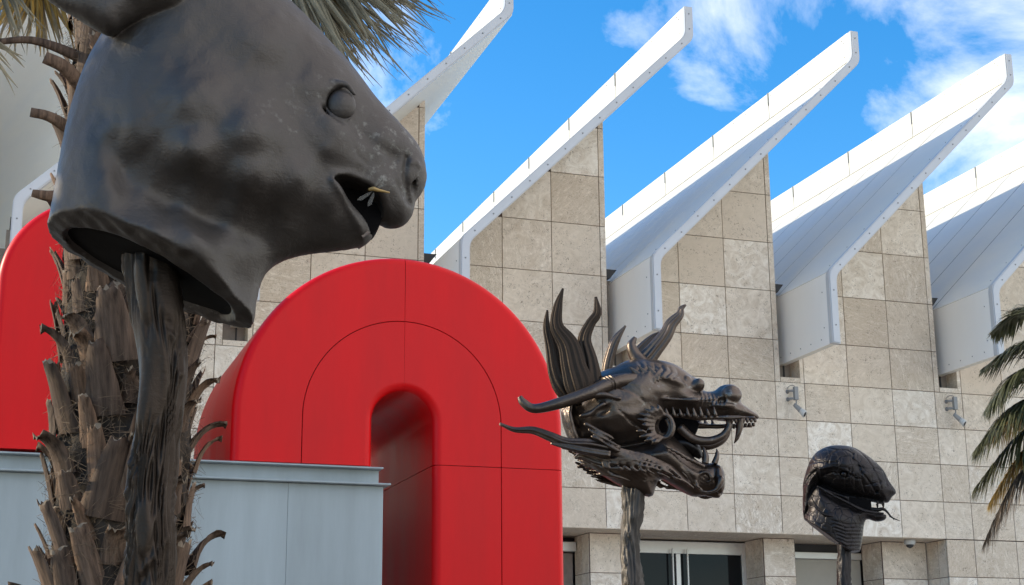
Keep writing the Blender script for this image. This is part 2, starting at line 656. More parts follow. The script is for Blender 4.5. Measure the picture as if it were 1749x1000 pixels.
class Sculpt:
    def __init__(s, lo, hi, h):
        s.org = np.array(lo, float)
        s.h = h
        n = [int((b - a) / h) + 2 for a, b in zip(lo, hi)]
        s.x = s.org[0] + h * np.arange(n[0])
        s.y = s.org[1] + h * np.arange(n[1])
        s.z = s.org[2] + h * np.arange(n[2])
        s.F = np.full(n, 1.0, np.float32)
        s.PX, s.PZ = np.meshgrid(s.x, s.z, indexing='ij')
        s.H = None

    def win(s, lo, hi):
        i = []
        for ax, a, b in zip((s.x, s.y, s.z), lo, hi):
            i.append(slice(max(0, int(np.searchsorted(ax, a))), min(len(ax), int(np.searchsorted(ax, b)))))
        return tuple(i)

    def inflate(s, poly, hm, k=.02, yoff=None, blur=3, rs=1.0, op='add', side=None):
        """solid with the outline poly in profile and half thickness hm [(x, z, h), ...]; yoff mirrors it to +-yoff"""
        sd = poly_sd(s.PX, s.PZ, poly)
        w = 0
        hh = 0
        for (x, z, v) in hm:
            q = 1.0 / ((s.PX - x) ** 2 + (s.PZ - z) ** 2 + 2e-4) ** 1.5
            w = w + q
            hh = hh + q * v
        hh = hh / w
        tt = np.minimum(sd / (hh * rs), 1.0)
        h2 = hh * hh * (1 - (1 - tt) ** 2)
        h2 = np.where(tt < -1, -3 * hh * hh, h2)
        h2 = blur2(h2, blur)
        if s.H is None:
            s.H = np.sqrt(np.maximum(h2, 0))
        Y = np.abs(s.y) if yoff is None else np.abs(np.abs(s.y) - yoff)
        if side is not None:
            Y = np.abs(s.y - side)
        y2 = (Y ** 2)[None, :, None]
        G = ((y2 - h2[:, None, :]) / (np.sqrt(y2 + np.abs(h2[:, None, :])) + 2e-3)).astype(np.float32)
        if op == 'add':
            s.F = smin(s.F, G, k)
        else:
            s.F = -smin(-s.F, G, k)

    def hat(s, x, z):
        i = int(round((x - s.org[0]) / s.h))
        j = int(round((z - s.org[2]) / s.h))
        return float(s.H[i, j])

    def _apply(s, w, G, k, op):
        f = s.F[w]
        if op == 'add':
            s.F[w] = smin(f, G, k)
        else:
            s.F[w] = -smin(-f, G, k)

    def ball(s, c, r, k=.02, op='add', mirror=True, rot=0.0):
        r = np.array(r if hasattr(r, '__len__') else (r, r, r), float)
        for sg in ((1, -1) if mirror and abs(c[1]) > 1e-6 else (1,)):
            cc = np.array((c[0], c[1] * sg, c[2]))
            R = r.max() + k + .01
            w = s.win(cc - R, cc + R)
            X = s.x[w[0]][:, None, None] - cc[0]
            Y = s.y[w[1]][None, :, None] - cc[1]
            Z = s.z[w[2]][None, None, :] - cc[2]
            if rot:
                ca, sa = math.cos(rot), math.sin(rot)
                X, Z = ca * X + sa * Z, -sa * X + ca * Z
            q = np.sqrt((X / r[0]) ** 2 + (Y / r[1]) ** 2 + (Z / r[2]) ** 2) + 1e-6
            q2 = np.sqrt((X / r[0] ** 2) ** 2 + (Y / r[1] ** 2) ** 2 + (Z / r[2] ** 2) ** 2) + 1e-6
            s._apply(w, (q * (q - 1) / q2).astype(np.float32), k, op)

    def chain(s, pts, radii, k=.015, op='add', mirror=True, n=18):
        C = catmull([tuple(p) + (r,) for p, r in zip(pts, radii)], n)
        for sg in ((1, -1) if mirror else (1,)):
            P = np.array([(c[0], c[1] * sg, c[2]) for c in C])
            R = np.array([max(c[3], .001) for c in C])
            lo, hi = P.min(0) - R.max() - k - .01, P.max(0) + R.max() + k + .01
            w = s.win(lo, hi)
            X = s.x[w[0]][:, None, None]
            Y = s.y[w[1]][None, :, None]
            Z = s.z[w[2]][None, None, :]
            G = None
            for i in range(len(P) - 1):
                e = P[i + 1] - P[i]
                t = np.clip(((X - P[i][0]) * e[0] + (Y - P[i][1]) * e[1] + (Z - P[i][2]) * e[2]) / (e @ e + 1e-12), 0, 1)
                d = np.sqrt((X - P[i][0] - t * e[0]) ** 2 + (Y - P[i][1] - t * e[1]) ** 2 + (Z - P[i][2] - t * e[2]) ** 2)
                d = d - (R[i] + t * (R[i + 1] - R[i]))
                G = d if G is None else np.minimum(G, d)
            s._apply(w, G.astype(np.float32), k, op)

    def groove(s, line, width, depth, closed=False):
        """engrave (depth > 0) or emboss (< 0) a line seen in profile, on both flanks"""
        d = seg_dist(s.PX, s.PZ, line, closed)
        s.F += (depth * np.exp(-(d / width) ** 2)).astype(np.float32)[:, None, :]

    def disp(s, amp, scale, seed=0):
        """gentle hand-modelled unevenness"""
        r = np.random.default_rng(seed)
        A = 0
        for _ in range(26):
            kx, ky, kz = r.normal(0, 1, 3)
            q = np.array([kx, ky, kz]) / np.linalg.norm([kx, ky, kz]) * scale * (.5 + 1.2 * r.random())
            A = A + np.sin((s.x * q[0])[:, None, None] + (s.y * q[1])[None, :, None] + (s.z * q[2])[None, None, :] + r.random() * 7)
        s.F += (A * (amp / 3.6)).astype(np.float32)

    def halfspace(s, p, n, k=.01, arch=0.0):
        n = np.array(n, float)
        n /= np.linalg.norm(n)
        G = ((s.x - p[0]) * n[0])[:, None, None] + ((s.y - p[1]) * n[1] + arch * np.maximum(-s.y, 0))[None, :, None] + ((s.z - p[2]) * n[2])[None, None, :]
        s.F = -smin(-s.F, -G.astype(np.float32), k)

    def obj(s, name, mat, parent):
        F = s.F
        F[0], F[-1], F[:, 0], F[:, -1], F[:, :, 0], F[:, :, -1] = (1,) * 6
        V, Q = surface_nets(F, s.org, s.h)
        me = bpy.data.meshes.new(name)
        me.vertices.add(len(V))
        me.vertices.foreach_set('co', V.astype(np.float32).ravel())
        me.loops.add(len(Q) * 4)
        me.loops.foreach_set('vertex_index', Q.astype(np.int32).ravel())
        me.polygons.add(len(Q))
        me.polygons.foreach_set('loop_start', np.arange(0, len(Q) * 4, 4, dtype=np.int32))
        me.update(calc_edges=True)
        me.validate()
        return link(name, me, mat, parent, True)


class Plane:
    """Vertical plane across the line of sight at a pixel; maps photo pixels to local (x, z) metres."""
    def __init__(s, u, v, D, zoom=1.0, ou=0.0, ov=0.0):
        s.O = at_d(u, v, D)
        h = s.O - CAM
        h[2] = 0
        s.h = h / np.linalg.norm(h)
        s.e = np.array([s.h[1], -s.h[0], 0])
        s.rz = math.atan2(s.e[1], s.e[0])
        s.zoom, s.ou, s.ov = zoom, ou, ov

    def __call__(s, u, v, dy=0.0):
        u, v = s.ou + u / s.zoom, s.ov + v / s.zoom
        d = ray(u, v)
        t = ((s.O - CAM) @ s.h + dy) / (d @ s.h)
        p = CAM + d * t - s.O
        return (float(p @ s.e), float(p[2]))

    def poly(s, pts, smooth=3):
        q = [s(*p) for p in pts]
        return smooth_poly(q, smooth) if smooth else q

    def polyd(s, dy, pts, smooth=3):
        return smooth_poly([s(u, v, dy) for u, v in pts], smooth)

    def p3(s, u, v, y):
        x, z = s(u, v, y)
        return (x, y, z)


# ================================================================== ground
g = mk('ground', [(-600, -600, 0), (600, -600, 0), (600, 600, 0), (-600, 600, 0)], [(0, 1, 2, 3)], 'paving')
tag(g, 'pale concrete plaza paving in front of the museum', 'ground', kind='structure')

bounce_blocker = mk('dark_ground_sheet', [(-24, -32, .004), (-7.5, -32, .004), (-7.5, -15.2, .004), (-24, -15.2, .004)], [(0, 1, 2, 3)], 'dark_ground')  # added unseen sheet, dark to cut light bounced up onto the bronze
tag(bounce_blocker, 'added unseen dark ground sheet that keeps the undersides of the sculptures dark', 'bounce_blocker', kind='structure')

# ================================================================== museum building
PB = 3.652                       # bay width
NW = .652                        # narrow slab column under each slot
SK = (14.0 - 9.53) / 4.5         # slope of the roof shells
XC, ZC, XT, ZB, ZT = .30, 9.53, 4.80, 14.0, 14.6
YF, YB = -1.70, 26.0
ROWS = [4.737, 5.475, 6.23, 6.972, 7.723, 8.57, 9.573, 10.579, 11.594, 12.604, 13.614]
museum = empty('museum_building', (0, 0, 0), 'pale travertine museum with white sawtooth roof fins along its top', 'building')
BAYS = range(-6, 3)


def clip(poly, a, b, c):
    """keep a*x + b*z <= c"""
    o = []
    n = len(poly)
    for i in range(n):
        p, q = poly[i], poly[(i + 1) % n]
        dp, dq = a * p[0] + b * p[1] - c, a * q[0] + b * q[1] - c
        if dp <= 0:
            o.append(p)
        if (dp < 0) != (dq < 0):
            t = dp / (dp - dq)
            o.append((p[0] + t * (q[0] - p[0]), p[1] + t * (q[1] - p[1])))
    return o


def area(poly):
    return abs(sum(poly[i - 1][0] * poly[i][1] - poly[i][0] * poly[i - 1][1] for i in range(len(poly)))) / 2


wall_parts = []
slab_cache = {}
GAP = .006


def slab(wall, poly, y0, th=.04, jit=True):
    """one stone slab; poly already trimmed; slabs of one size share a mesh"""
    if len(poly) < 3 or area(poly) < .004:
        return
    cx = min(p[0] for p in poly)
    cz = min(p[1] for p in poly)
    loc = tuple((round(x - cx, 3), round(z - cz, 3)) for x, z in poly)
    me = slab_cache.get(loc)
    if me is None:
        bm = bmesh.new()
        bm_prism(bm, loc, 0, th, .004)
        bmesh.ops.recalc_face_normals(bm, faces=bm.faces)
        me = bpy.data.meshes.new('stone_slab')
        bm.to_mesh(me)
        bm.free()
        slab_cache[loc] = me
    o = link('stone_slab', me, 'stone', wall)
    o.location = (cx, y0 + (random.uniform(-.0025, .0025) if jit else 0), cz)


def rect(x0, x1, z0, z1):
    return [(x0 + GAP, z0 + GAP), (x1 - GAP, z0 + GAP), (x1 - GAP, z1 - GAP), (x0 + GAP, z1 - GAP)]


ZCUT = ZC - .20                  # underside line of the shell where it meets the wall
for k in BAYS:
    X0 = k * PB
    # backing (joints) of this bay
    body = [(X0 + NW, ROWS[4]), (X0 + PB + .118, ROWS[4]), (X0 + PB + .118, 15), (X0 + NW, 15)]
    body = clip(body, -SK, 1, ZCUT - SK * (XC + X0) - .01)
    low = prism('stone_wall', [(X0 + .001, ROWS[0] + .004), (X0 + PB, ROWS[0] + .004), (X0 + PB, ROWS[4]), (X0 + .001, ROWS[4])], .02, .5, 'grout', museum)
    up = prism('stone_wall', body, .02, .45, 'grout', museum) if k > -5 else low
    low['label'] = up['label'] = 'pale travertine slab wall with dark joints'
    cols = [(0, NW), (NW, NW + 1), (NW + 1, NW + 2), (NW + 2, PB)]
    for r in range(len(ROWS) - 1 if k > -5 else 4):
        z0, z1 = ROWS[r], ROWS[r + 1]
        for (a, b) in cols:
            if r >= 4 and a == 0:
                continue
            p = rect(X0 + a, X0 + b, z0, z1)
            if r >= 4:
                p = clip(p, -SK, 1, ZCUT - SK * (XC + X0))
            slab(low if r < 4 else up, p, 0)
        if r >= 4:                # return piece at the free end of the bay
            p = rect(X0 + PB + .002, X0 + PB + .125, z0, z1)
            p = clip(p, -SK, 1, ZCUT - SK * (XC + X0))
            slab(up, p, .001, .34, False)
    # top piece above the last row
    p = clip(rect(X0 + NW + 2, X0 + PB + .125, ROWS[-1], ROWS[-1] + 1), -SK, 1, ZCUT - SK * (XC + X0))
    if k > -5:
        slab(up, p, 0)
    # slot under the skirt: sill, right jamb, recessed lining and mullion
    slot = empty('wall_slot', (X0, 0, 0), parent=museum)
    prism('slot_sill', [(.13, ROWS[4] + .004), (NW - .09, ROWS[4] + .004), (NW - .09, ROWS[4] + .10), (.13, ROWS[4] + .10)], .004, .4, 'stone', slot)
    prism('slot_jamb', [(NW - .085, ROWS[4] + .004), (NW - .008, ROWS[4] + .004), (NW - .008, 8.75), (NW - .085, 8.75)], .003, .4, 'stone', slot)
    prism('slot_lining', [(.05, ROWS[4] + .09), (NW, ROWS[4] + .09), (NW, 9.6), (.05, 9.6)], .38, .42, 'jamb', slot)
    prism('slot_mullion', [(.40, ROWS[4] + .10), (.425, ROWS[4] + .10), (.425, 9.5), (.40, 9.5)], .355, .379, 'dark', slot)
    # dark gutter end between the wall and the next shell
    prism('gutter', [(.10, 9.62), (.30, 9.62), (.44, 9.80), (.10, 9.80)], .25, 9.0, 'dark', slot)

# body of the building behind the wall: keeps daylight out of the bays
core = box('building_core', -6 * PB, 3 * PB, .52, 26, ROWS[0] + .01, 9.3, 'jamb', museum)


# ---- roof shells
def shell_profile(off):
    """outer profile offset by off towards the hidden side, (x, z) bottom to top"""
    c = math.hypot(1, SK)
    # offset lines: skirt x = XC + off ; slope ; parapet x = XT + off
    f = lambda x: ZC + (x - XC) * SK - off * c
    return [(XC + off, 8.14), (XC + off, f(XC + off)), (XT + off, f(XT + off)), (XT + off, ZT)]


def strip(p, q, y0, y1, t0, t1, nrm):
    """slab between profile points p, q offset t0..t1 along the outward normal nrm"""
    a = [(p[0] + nrm[0] * t0, p[1] + nrm[1] * t0), (q[0] + nrm[0] * t0, q[1] + nrm[1] * t0),
         (q[0] + nrm[0] * t1, q[1] + nrm[1] * t1), (p[0] + nrm[0] * t1, p[1] + nrm[1] * t1)]
    return a


_c = math.hypot(1, SK)
NS = (-SK / _c, 1 / _c)
US = (1 / _c, SK / _c)
o0 = shell_profile(.016)
o1 = shell_profile(.15)
core_poly = o0 + o1[::-1]
joints = [YF + .05, .345] + [.345 + 1.375 * i for i in range(1, 19)]
pj = [YF + .05, 1.72] + [1.72 + 2.75 * i for i in range(1, 9)]
shell_mesh = {}


def shared(key, make):
    if key not in shell_mesh:
        bm = bmesh.new()
        make(bm)
        bmesh.ops.recalc_face_normals(bm, faces=bm.faces)
        me = bpy.data.meshes.new(key)
        bm.to_mesh(me)
        bm.free()
        shell_mesh[key] = me
    return shell_mesh[key]


def round_profile(off, rad=.13):
    """profile polyline with rounded bends"""
    P = [np.array(p) for p in shell_profile(off)]
    o = [P[0]]
    for i in (1, 2):
        a = (P[i - 1] - P[i]) / np.linalg.norm(P[i - 1] - P[i])
        b = (P[i + 1] - P[i]) / np.linalg.norm(P[i + 1] - P[i])
        for j in range(6):
            t = j / 5
            o.append((1 - t) ** 2 * (P[i] + a * rad) + 2 * t * (1 - t) * P[i] + t * t * (P[i] + b * rad))
    o.append(P[3])
    return [tuple(map(float, p)) for p in o]


def mk_trim(bm):
    a = round_profile(-.012)
    b = round_profile(.155)
    b[0] = (b[0][0], 8.12)
    poly = a + b[::-1]
    n = len(a)
    va = [bm.verts.new((x, YF - .09, z)) for x, z in a]
    vb = [bm.verts.new((x, YF - .09, z)) for x, z in b]
    wa = [bm.verts.new((x, YF + .046, z)) for x, z in a]
    wb = [bm.verts.new((x, YF + .046, z)) for x, z in b]
    for i in range(n - 1):
        bm.faces.new((va[i], va[i + 1], vb[i + 1], vb[i]))
        bm.faces.new((wa[i], wb[i], wb[i + 1], wa[i + 1]))
        bm.faces.new((va[i], wa[i], wa[i + 1], va[i + 1]))
        bm.faces.new((vb[i], vb[i + 1], wb[i + 1], wb[i]))
    bm.faces.new((va[0], vb[0], wb[0], wa[0]))
    bm.faces.new((va[-1], wa[-1], wb[-1], vb[-1]))
    es = [e for e in bm.edges if abs(e.verts[0].co.y - (YF - .09)) < 1e-4 and abs(e.verts[1].co.y - (YF - .09)) < 1e-4
          and len(e.link_faces) == 2 and abs(e.link_faces[0].normal.dot(e.link_faces[1].normal)) < .5]
    bmesh.ops.bevel(bm, geom=es, offset=.018, segments=2, affect='EDGES')


def bm_disc(bm, c, n, r, th):
    n = Vector(n).normalized()
    a = n.orthogonal().normalized()
    b = n.cross(a)
    ring0, ring1 = [], []
    for i in range(6):
        d = a * math.cos(i * PI / 3) + b * math.sin(i * PI / 3)
        ring0.append(bm.verts.new(Vector(c) + d * r))
        ring1.append(bm.verts.new(Vector(c) + d * r * .8 + n * th))
    bm.faces.new(ring1)
    for i in range(6):
        bm.faces.new((ring0[i], ring0[(i + 1) % 6], ring1[(i + 1) % 6], ring1[i]))


def mk_bolts(bm):
    P = [np.array(p) for p in shell_profile(.07)]
    for i in range(3):
        d = P[i + 1] - P[i]
        ln = np.linalg.norm(d)
        m = max(2, int(ln / .46))
        for j in range(m):
            p = P[i] + d * (j + .5) / m
            bm_disc(bm, (p[0], YF - .091, p[1]), (0, -1, 0), .016, .010)
    # along the skirt, slope and parapet skins near their edges
    Q = [np.array(p) for p in shell_profile(0)]
    nr = [(-1, 0), NS, (-1, 0)]
    for i in range(3):
        d = Q[i + 1] - Q[i]
        ln = np.linalg.norm(d)
        m = max(2, int(ln / .55))
        for yy in (YF + .22,) + ((2.0,) if i == 0 else ()):
            for j in range(m):
                p = Q[i] + d * (j + .5) / m + np.array(nr[i]) * .001
                bm_disc(bm, (p[0], yy, p[1]), (nr[i][0], 0, nr[i][1]), .013, .008)
    for j in range(30):
        bm_disc(bm, (XT - .001, YF + .3 + j * .6, ZT - .07), (-1, 0, 0), .013, .008)
        if j < 8:
            bm_disc(bm, (XC - .001, YF + .35 + j * .4, 8.28), (-1, 0, 0), .013, .008)


for k in BAYS:
    X0 = k * PB + (-.18 if k == -4 else 0)
    fin = empty('roof_fin', (X0, 0, 0), parent=museum)
    link('fin_shell', shared('shell', lambda bm: bm_prism(bm, core_poly, YF, YB)), 'white', fin)
    tr = link('edge_trim', shared('trim', mk_trim), 'trim', fin)
    tag(link('bolts', shared('bolts', mk_bolts), 'bolt', fin), kind='stuff')
    # slope panels
    o = shell_profile(0)
    for i in range(len(joints) - 1):
        y0, y1 = joints[i] + .022, joints[i + 1] - .022
        w = y1 - y0
        me = shared('slope%.2f' % w, lambda bm: bm_prism(bm, strip(o[1], o[2], 0, 0, -.014, 0, NS), 0, w, .004))
        q = link('roof_panel', me, 'white', fin)
        q.location = (0, y0, 0)
        me = shared('seam', lambda bm: bm_prism(bm, strip(o[1], o[2], 0, 0, -.013, -.003, NS), -.0215, .0215))
        q = link('seam_strip', me, 'seam', fin)
        q.location = (0, joints[i + 1], 0)
    y0 = joints[0] + .006
    sk = link('skirt_panel', shared('skirt', lambda bm: bm_prism(bm, [(XC, 8.14), (XC + .014, 8.14), (XC + .014, ZC - .012), (XC, ZC - .012)], y0, 3.2)), 'skirt', fin)
    for i in range(len(pj) - 1):
        a, b = pj[i] + .016, pj[i + 1] - .016
        me = shared('par%.2f' % (b - a), lambda bm: bm_prism(bm, [(XT, ZB + .02), (XT + .015, ZB + .02), (XT + .015, ZT + .015), (XT, ZT + .015)], 0, b - a, .003))
        q = link('parapet_panel', me, 'white', fin)
        q.location = (0, a, 0)
    # dark cover strips at the parapet joints
    for i in range(1, len(pj) - 1):
        me = shared('notch', lambda bm: bm_box(bm, XT - .02, XT + .012, -.014, .014, ZT - .27, ZT + .02))
        q = link('joint_strip', me, 'camgrey', fin)
        q.location = (0, pj[i], 0)

# ---- recessed entrance storey
ground_floor = empty('entrance_storey', (0, 0, 0), parent=museum)
soff = prism('soffit', [(-6 * PB, ROWS[0]), (PB - .004, ROWS[0]), (PB - .004, ROWS[0] + .05), (-6 * PB, ROWS[0] + .05)], .006, 2.4, 'stone', ground_floor)
LOWR = [4.73, 4.737 - .745, 4.737 - 1.49, 4.737 - 2.235, 4.737 - 2.98, 4.737 - 3.725, 0.0]


def pier(x0, x1, y0, y1):
    p = box('stone_pier', x0 + .01, x1 - .01, y0 + .01, y1, 0, ROWS[0] - .003, 'grout', ground_floor)
    for r in range(len(LOWR) - 1):
        slab(p, rect(x0 + .012, x1 - .012, LOWR[r + 1], LOWR[r]), y0, .02)
        # side slabs on the left return
        ys = [(y0 + .03, y0 + .38), (y0 + .38, y1)] if y1 - y0 > .6 else [(y0 + .03, y1)]
        for a, b in ys:
            bm = bmesh.new()
            bm_box(bm, x0, x0 + .02, a + GAP, b - GAP, LOWR[r + 1] + GAP, LOWR[r] - GAP)
            bm_obj('stone_slab', bm, 'stone', p)
    return p


pier(-3.73, -2.98, .70, 1.45)
pier(-.07, .64, .70, 1.45)
pier(2.59, 3.64, .70, 1.45)
pier(-7.5, -6.8, .70, 1.45)
# flush wall at the right, rows continue down to the ground
fw = box('stone_wall', PB + .01, 3 * PB, .03, .6, 0, ROWS[0] - .003, 'grout', museum)
for k in (1, 2):
    for a, b in [(0, NW), (NW, NW + 1), (NW + 1, NW + 2), (NW + 2, PB)]:
        for r in range(len(LOWR) - 1):
            slab(fw, rect(k * PB + a, k * PB + b, LOWR[r + 1], LOWR[r]), 0)
for r in range(len(LOWR) - 1):
    for a, b in ((.045, .32), (.32, .72)):
        bm = bmesh.new()
        bm_box(bm, PB, PB + .01, a + GAP, b - GAP, LOWR[r + 1] + GAP, LOWR[r] - GAP)
        bm_obj('stone_slab', bm, 'stone', fw)


def door(x0, x1, y, mull, glass=True):
    d = empty('entrance_door', (0, 0, 0), parent=museum)
    box('door_frame', x0, x0 + .09, y - .06, y + .06, 0, 4.70, 'alu', d, .006)
    box('door_frame', x1 - .09, x1, y - .06, y + .06, 0, 4.70, 'alu', d, .006)
    box('door_frame', x0 + .09, x1 - .09, y - .06, y + .06, 4.46, 4.70, 'alu', d, .006)
    xs = [x0 + .09] + mull + [x1 - .09]
    for i, m_ in enumerate(mull):
        box('mullion', m_ - .05, m_ + .05, y - .055, y + .055, 0, 4.46, 'alu', d, .006)
    for i in range(len(xs) - 1):
        a = xs[i] + (.05 if i else 0)
        b = xs[i + 1] - (.05 if i < len(xs) - 2 else 0)
        box('door_pane', a, b, y - .012, y + .012, 0, 4.46, 'glass', d)
    for m_ in mull:
        for s_ in (-.16, .16):
            h_ = box('door_handle', m_ + s_ - .016, m_ + s_ + .016, y - .16, y - .12, .9, 4.55, 'alu', d, .008)
    return d


door(-2.98, -.07, 1.5, [-1.55])
# closed panel with a dark header
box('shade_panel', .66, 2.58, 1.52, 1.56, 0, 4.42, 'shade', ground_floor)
box('shade_header', .66, 2.58, 1.44, 1.56, 4.425, 4.56, 'alu', ground_floor, .01)
box('shade_gap', .66, 2.58, 1.60, 1.64, 4.0, 4.73, 'dark', ground_floor)
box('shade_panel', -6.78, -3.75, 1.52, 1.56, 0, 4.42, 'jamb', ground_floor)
box('shade_header', -6.78, -3.75, 1.30, 1.50, 4.44, 4.62, 'alu', ground_floor, .01)
box('back_wall', -6 * PB, PB, 1.7, 1.8, 0, 4.73, 'dark', ground_floor)


# ---- wall lights / cameras
def wall_camera(x, z, label):
    o = empty('security_camera', (x, 0, z), label, 'camera', 'cameras on the museum wall')
    o.scale = (.70, .62, .86)
    box('housing', .03, .15, -.30, -.17, -.02, .29, 'camgrey', o, .012, 2)
    tube('mount_arm', [(-.06, 0, .20), (-.06, -.12, .20), (.04, -.22, .20)], [.028] * 3, 'camgrey', o, n=8)
    tube('mount_arm', [(-.06, 0, .02), (-.06, -.12, .02), (.04, -.22, .02)], [.028] * 3, 'camgrey', o, n=8)
    for zz in (.20, .02):
        tube('mount_plate', [(-.06, .005, zz), (-.06, -.03, zz)], [.05, .05], 'bolt', o, n=3)
    tube('pivot', [(.09, -.235, -.02), (.09, -.24, -.10), (.06, -.25, -.15)], [.02] * 3, 'camgrey', o, n=6)
    tube('camera_body', [(.02, -.24, -.13), (.10, -.32, -.22), (.17, -.39, -.30)], [.05, .065, .07], 'camgrey', o, n=6, seg=14)
    tube('lens_hood', [(.15, -.37, -.28), (.23, -.46, -.37)], [.072, .095], 'camwhite', o, n=5, seg=14)
    tube('lens', [(.215, -.445, -.355), (.236, -.466, -.377)], [.07, .06], 'dark', o, n=3, seg=14)
    tube('cable', [(-.06, -.02, .28), (-.01, -.10, .33), (.06, -.2, .32), (.10, -.23, .27)], [.008] * 4, 'bolt', o, n=10, seg=6)
    return o


wall_camera(.30, 7.36, 'grey wall camera directly below the slot, above the snake head')
wall_camera(.30 + PB, 7.36, 'grey wall camera beside the palm fronds at the right edge')
dc = empty('dome_camera', (3.0, .3, 4.737), 'small white dome camera under the soffit right of the snake head', 'camera')
tube('dome_housing', [(0, 0, -.002), (0, 0, -.06), (0, 0, -.10)], [.11, .115, .10], 'camwhite', dc, n=6, seg=16)
tube('dome_lens', [(0, 0, -.10), (0, 0, -.14), (0, 0, -.17)], [.075, .065, .01], 'dark', dc, n=7, seg=14)


# ================================================================== red arches and grey housing
def arch(name, cx, cz, R, ri, rm, zl, zr, zj, yf, yb, label):
    root = empty(name, (cx, (yf + yb) / 2, 0), label, 'arch', 'red arched tubes on the plaza')
    oy = (yf + yb) / 2
    y0, y1 = yf - oy, yb - oy
    g_ = .0032

    def rprof(r0, r1):
        """panel section in (r, y): big rounding where the panel meets the open outline, hairline elsewhere"""
        bo = .08 if abs(r1 - R) < 1e-6 else .004
        bi = .08 if abs(r0 - ri) < 1e-6 else .004
        pr = []
        for cr, cy, sr, sy, bv in ((r0, y0, 1, 1, bi), (r1, y0, -1, 1, bo), (r1, y1, -1, -1, bo), (r0, y1, 1, -1, bi)):
            n_ = 6 if bv > .01 else 2
            arc = [(cr + sr * bv * (1 - math.sin(t)), cy + sy * bv * (1 - math.cos(t))) for t in [PI / 2 * i / n_ for i in range(n_ + 1)]]
            # arc runs from the y edge to the r edge; order so that the outline stays continuous
            pr += arc[::-1] if (sr * sy > 0) else arc
        return pr

    def sweep(name, r0, r1, stations):
        """stations: list of (origin x, origin z, dir x, dir z)"""
        pr = rprof(r0, r1)
        n_ = len(pr)
        V, F = [], []
        for (ox, oz, dx, dz) in stations:
            for (r, y) in pr:
                V.append((ox + dx * r, y, oz + dz * r))
        for i in range(len(stations) - 1):
            for k in range(n_):
                F.append((i * n_ + k, (i + 1) * n_ + k, (i + 1) * n_ + (k + 1) % n_, i * n_ + (k + 1) % n_))
        F.append(tuple(range(n_)))
        F.append(tuple(range((len(stations) - 1) * n_, len(stations) * n_))[::-1])
        me = bpy.data.meshes.new(name)
        me.from_pydata(V, [], F)
        bm = bmesh.new()
        bm.from_mesh(me)
        bmesh.ops.recalc_face_normals(bm, faces=bm.faces)
        bm.to_mesh(me)
        bm.free()
        o_ = link(name, me, 'red', root, True)
        me.set_sharp_from_angle(angle=math.radians(40))
        o_.modifiers.new('weighted_normals', 'WEIGHTED_NORMAL').keep_sharp = True
        return o_

    def st(side, zend, m=40):
        o_ = []
        eps = g_ / (ri + R)
        for i in range(m + 1):
            t = PI / 2 * i / m
            a_ = PI / 2 - side * (eps + (PI / 2 - eps) * i / m)
            o_.append((0, cz, math.cos(a_), math.sin(a_)))
        o_.append((0, zend, side, 0))
        return o_
    for r0, r1 in ((rm + g_, R), (ri, rm - g_)):
        sweep('arch_panel', r0, r1, st(-1, zl))
        sweep('arch_panel', r0, r1, st(1, zj + g_))
        sweep('leg_panel', r0, r1, [(0, zj - g_, 1, 0), (0, zr, 1, 0)])
    # dark core that closes the joints
    m = 40
    rin, rout = ri + .09, R - .09
    A = [PI * i / m for i in range(m + 1)]
    poly = [(rout, .02)] + [(rout * math.cos(a), cz + rout * math.sin(a)) for a in A] + [(-rout, zl + .03), (-rin, zl + .03)] + \
           [(rin * math.cos(a), cz + rin * math.sin(a)) for a in A[::-1]] + [(rin, .02)]
    prism('joint_core', poly, y0 + .03, y1 - .03, 'redjoint', root)
    return root


arch('red_arch', -11.005, 4.125, 1.565, .29, .94, 3.70, 0.0, 3.735, -13.0, -10.4,
     'large glossy red arch with a narrow slot, standing before the stone wall')
arch('red_arch', -13.80, 5.17,   .83, .12, .28, 3.72, 3.72, 4.3, -13.0, -9.2,
     'narrower red arch at the left edge, partly hidden behind the palm trunk')

gb = empty('grey_housing', (-14.2, -12.5, 0), 'blue-grey painted metal housing with flanged beam, carrying the red arches', 'housing')
gx0, gx1 = -18.0 + 14.2, -11.23 + 14.2
box('housing_body', gx0, gx1 - .02, -.62, 3.0, 0, 3.50, 'bluegrey', gb)
xs = np.arange(gx0, gx1 - .1, .845)
for i in range(len(xs)):
    b_ = xs[i + 1] if i + 1 < len(xs) else gx1
    box('housing_panel', xs[i] + .0012, b_ - .0012, -.66, -.625, 0, 3.495, 'bluegrey', gb, .0015)
box('side_panel', gx1 - .018, gx1, -.62, 3.0, 0, 3.495, 'bluegrey', gb, .004)
box('beam_flange', gx0, gx1 + .05, -.74, -.45, 3.50, 3.515, 'bluegrey', gb, .003)
box('beam_web', gx0, gx1 - .03, -.60, -.57, 3.517, 3.645, 'bluegrey', gb)
box('beam_flange', gx0, gx1 - .01, -.70, -.40, 3.647, 3.662, 'bluegrey', gb, .003)
box('top_plate', gx0, gx1 - .06, -.46, 3.0, 3.52, 3.69, 'bluegrey', gb)


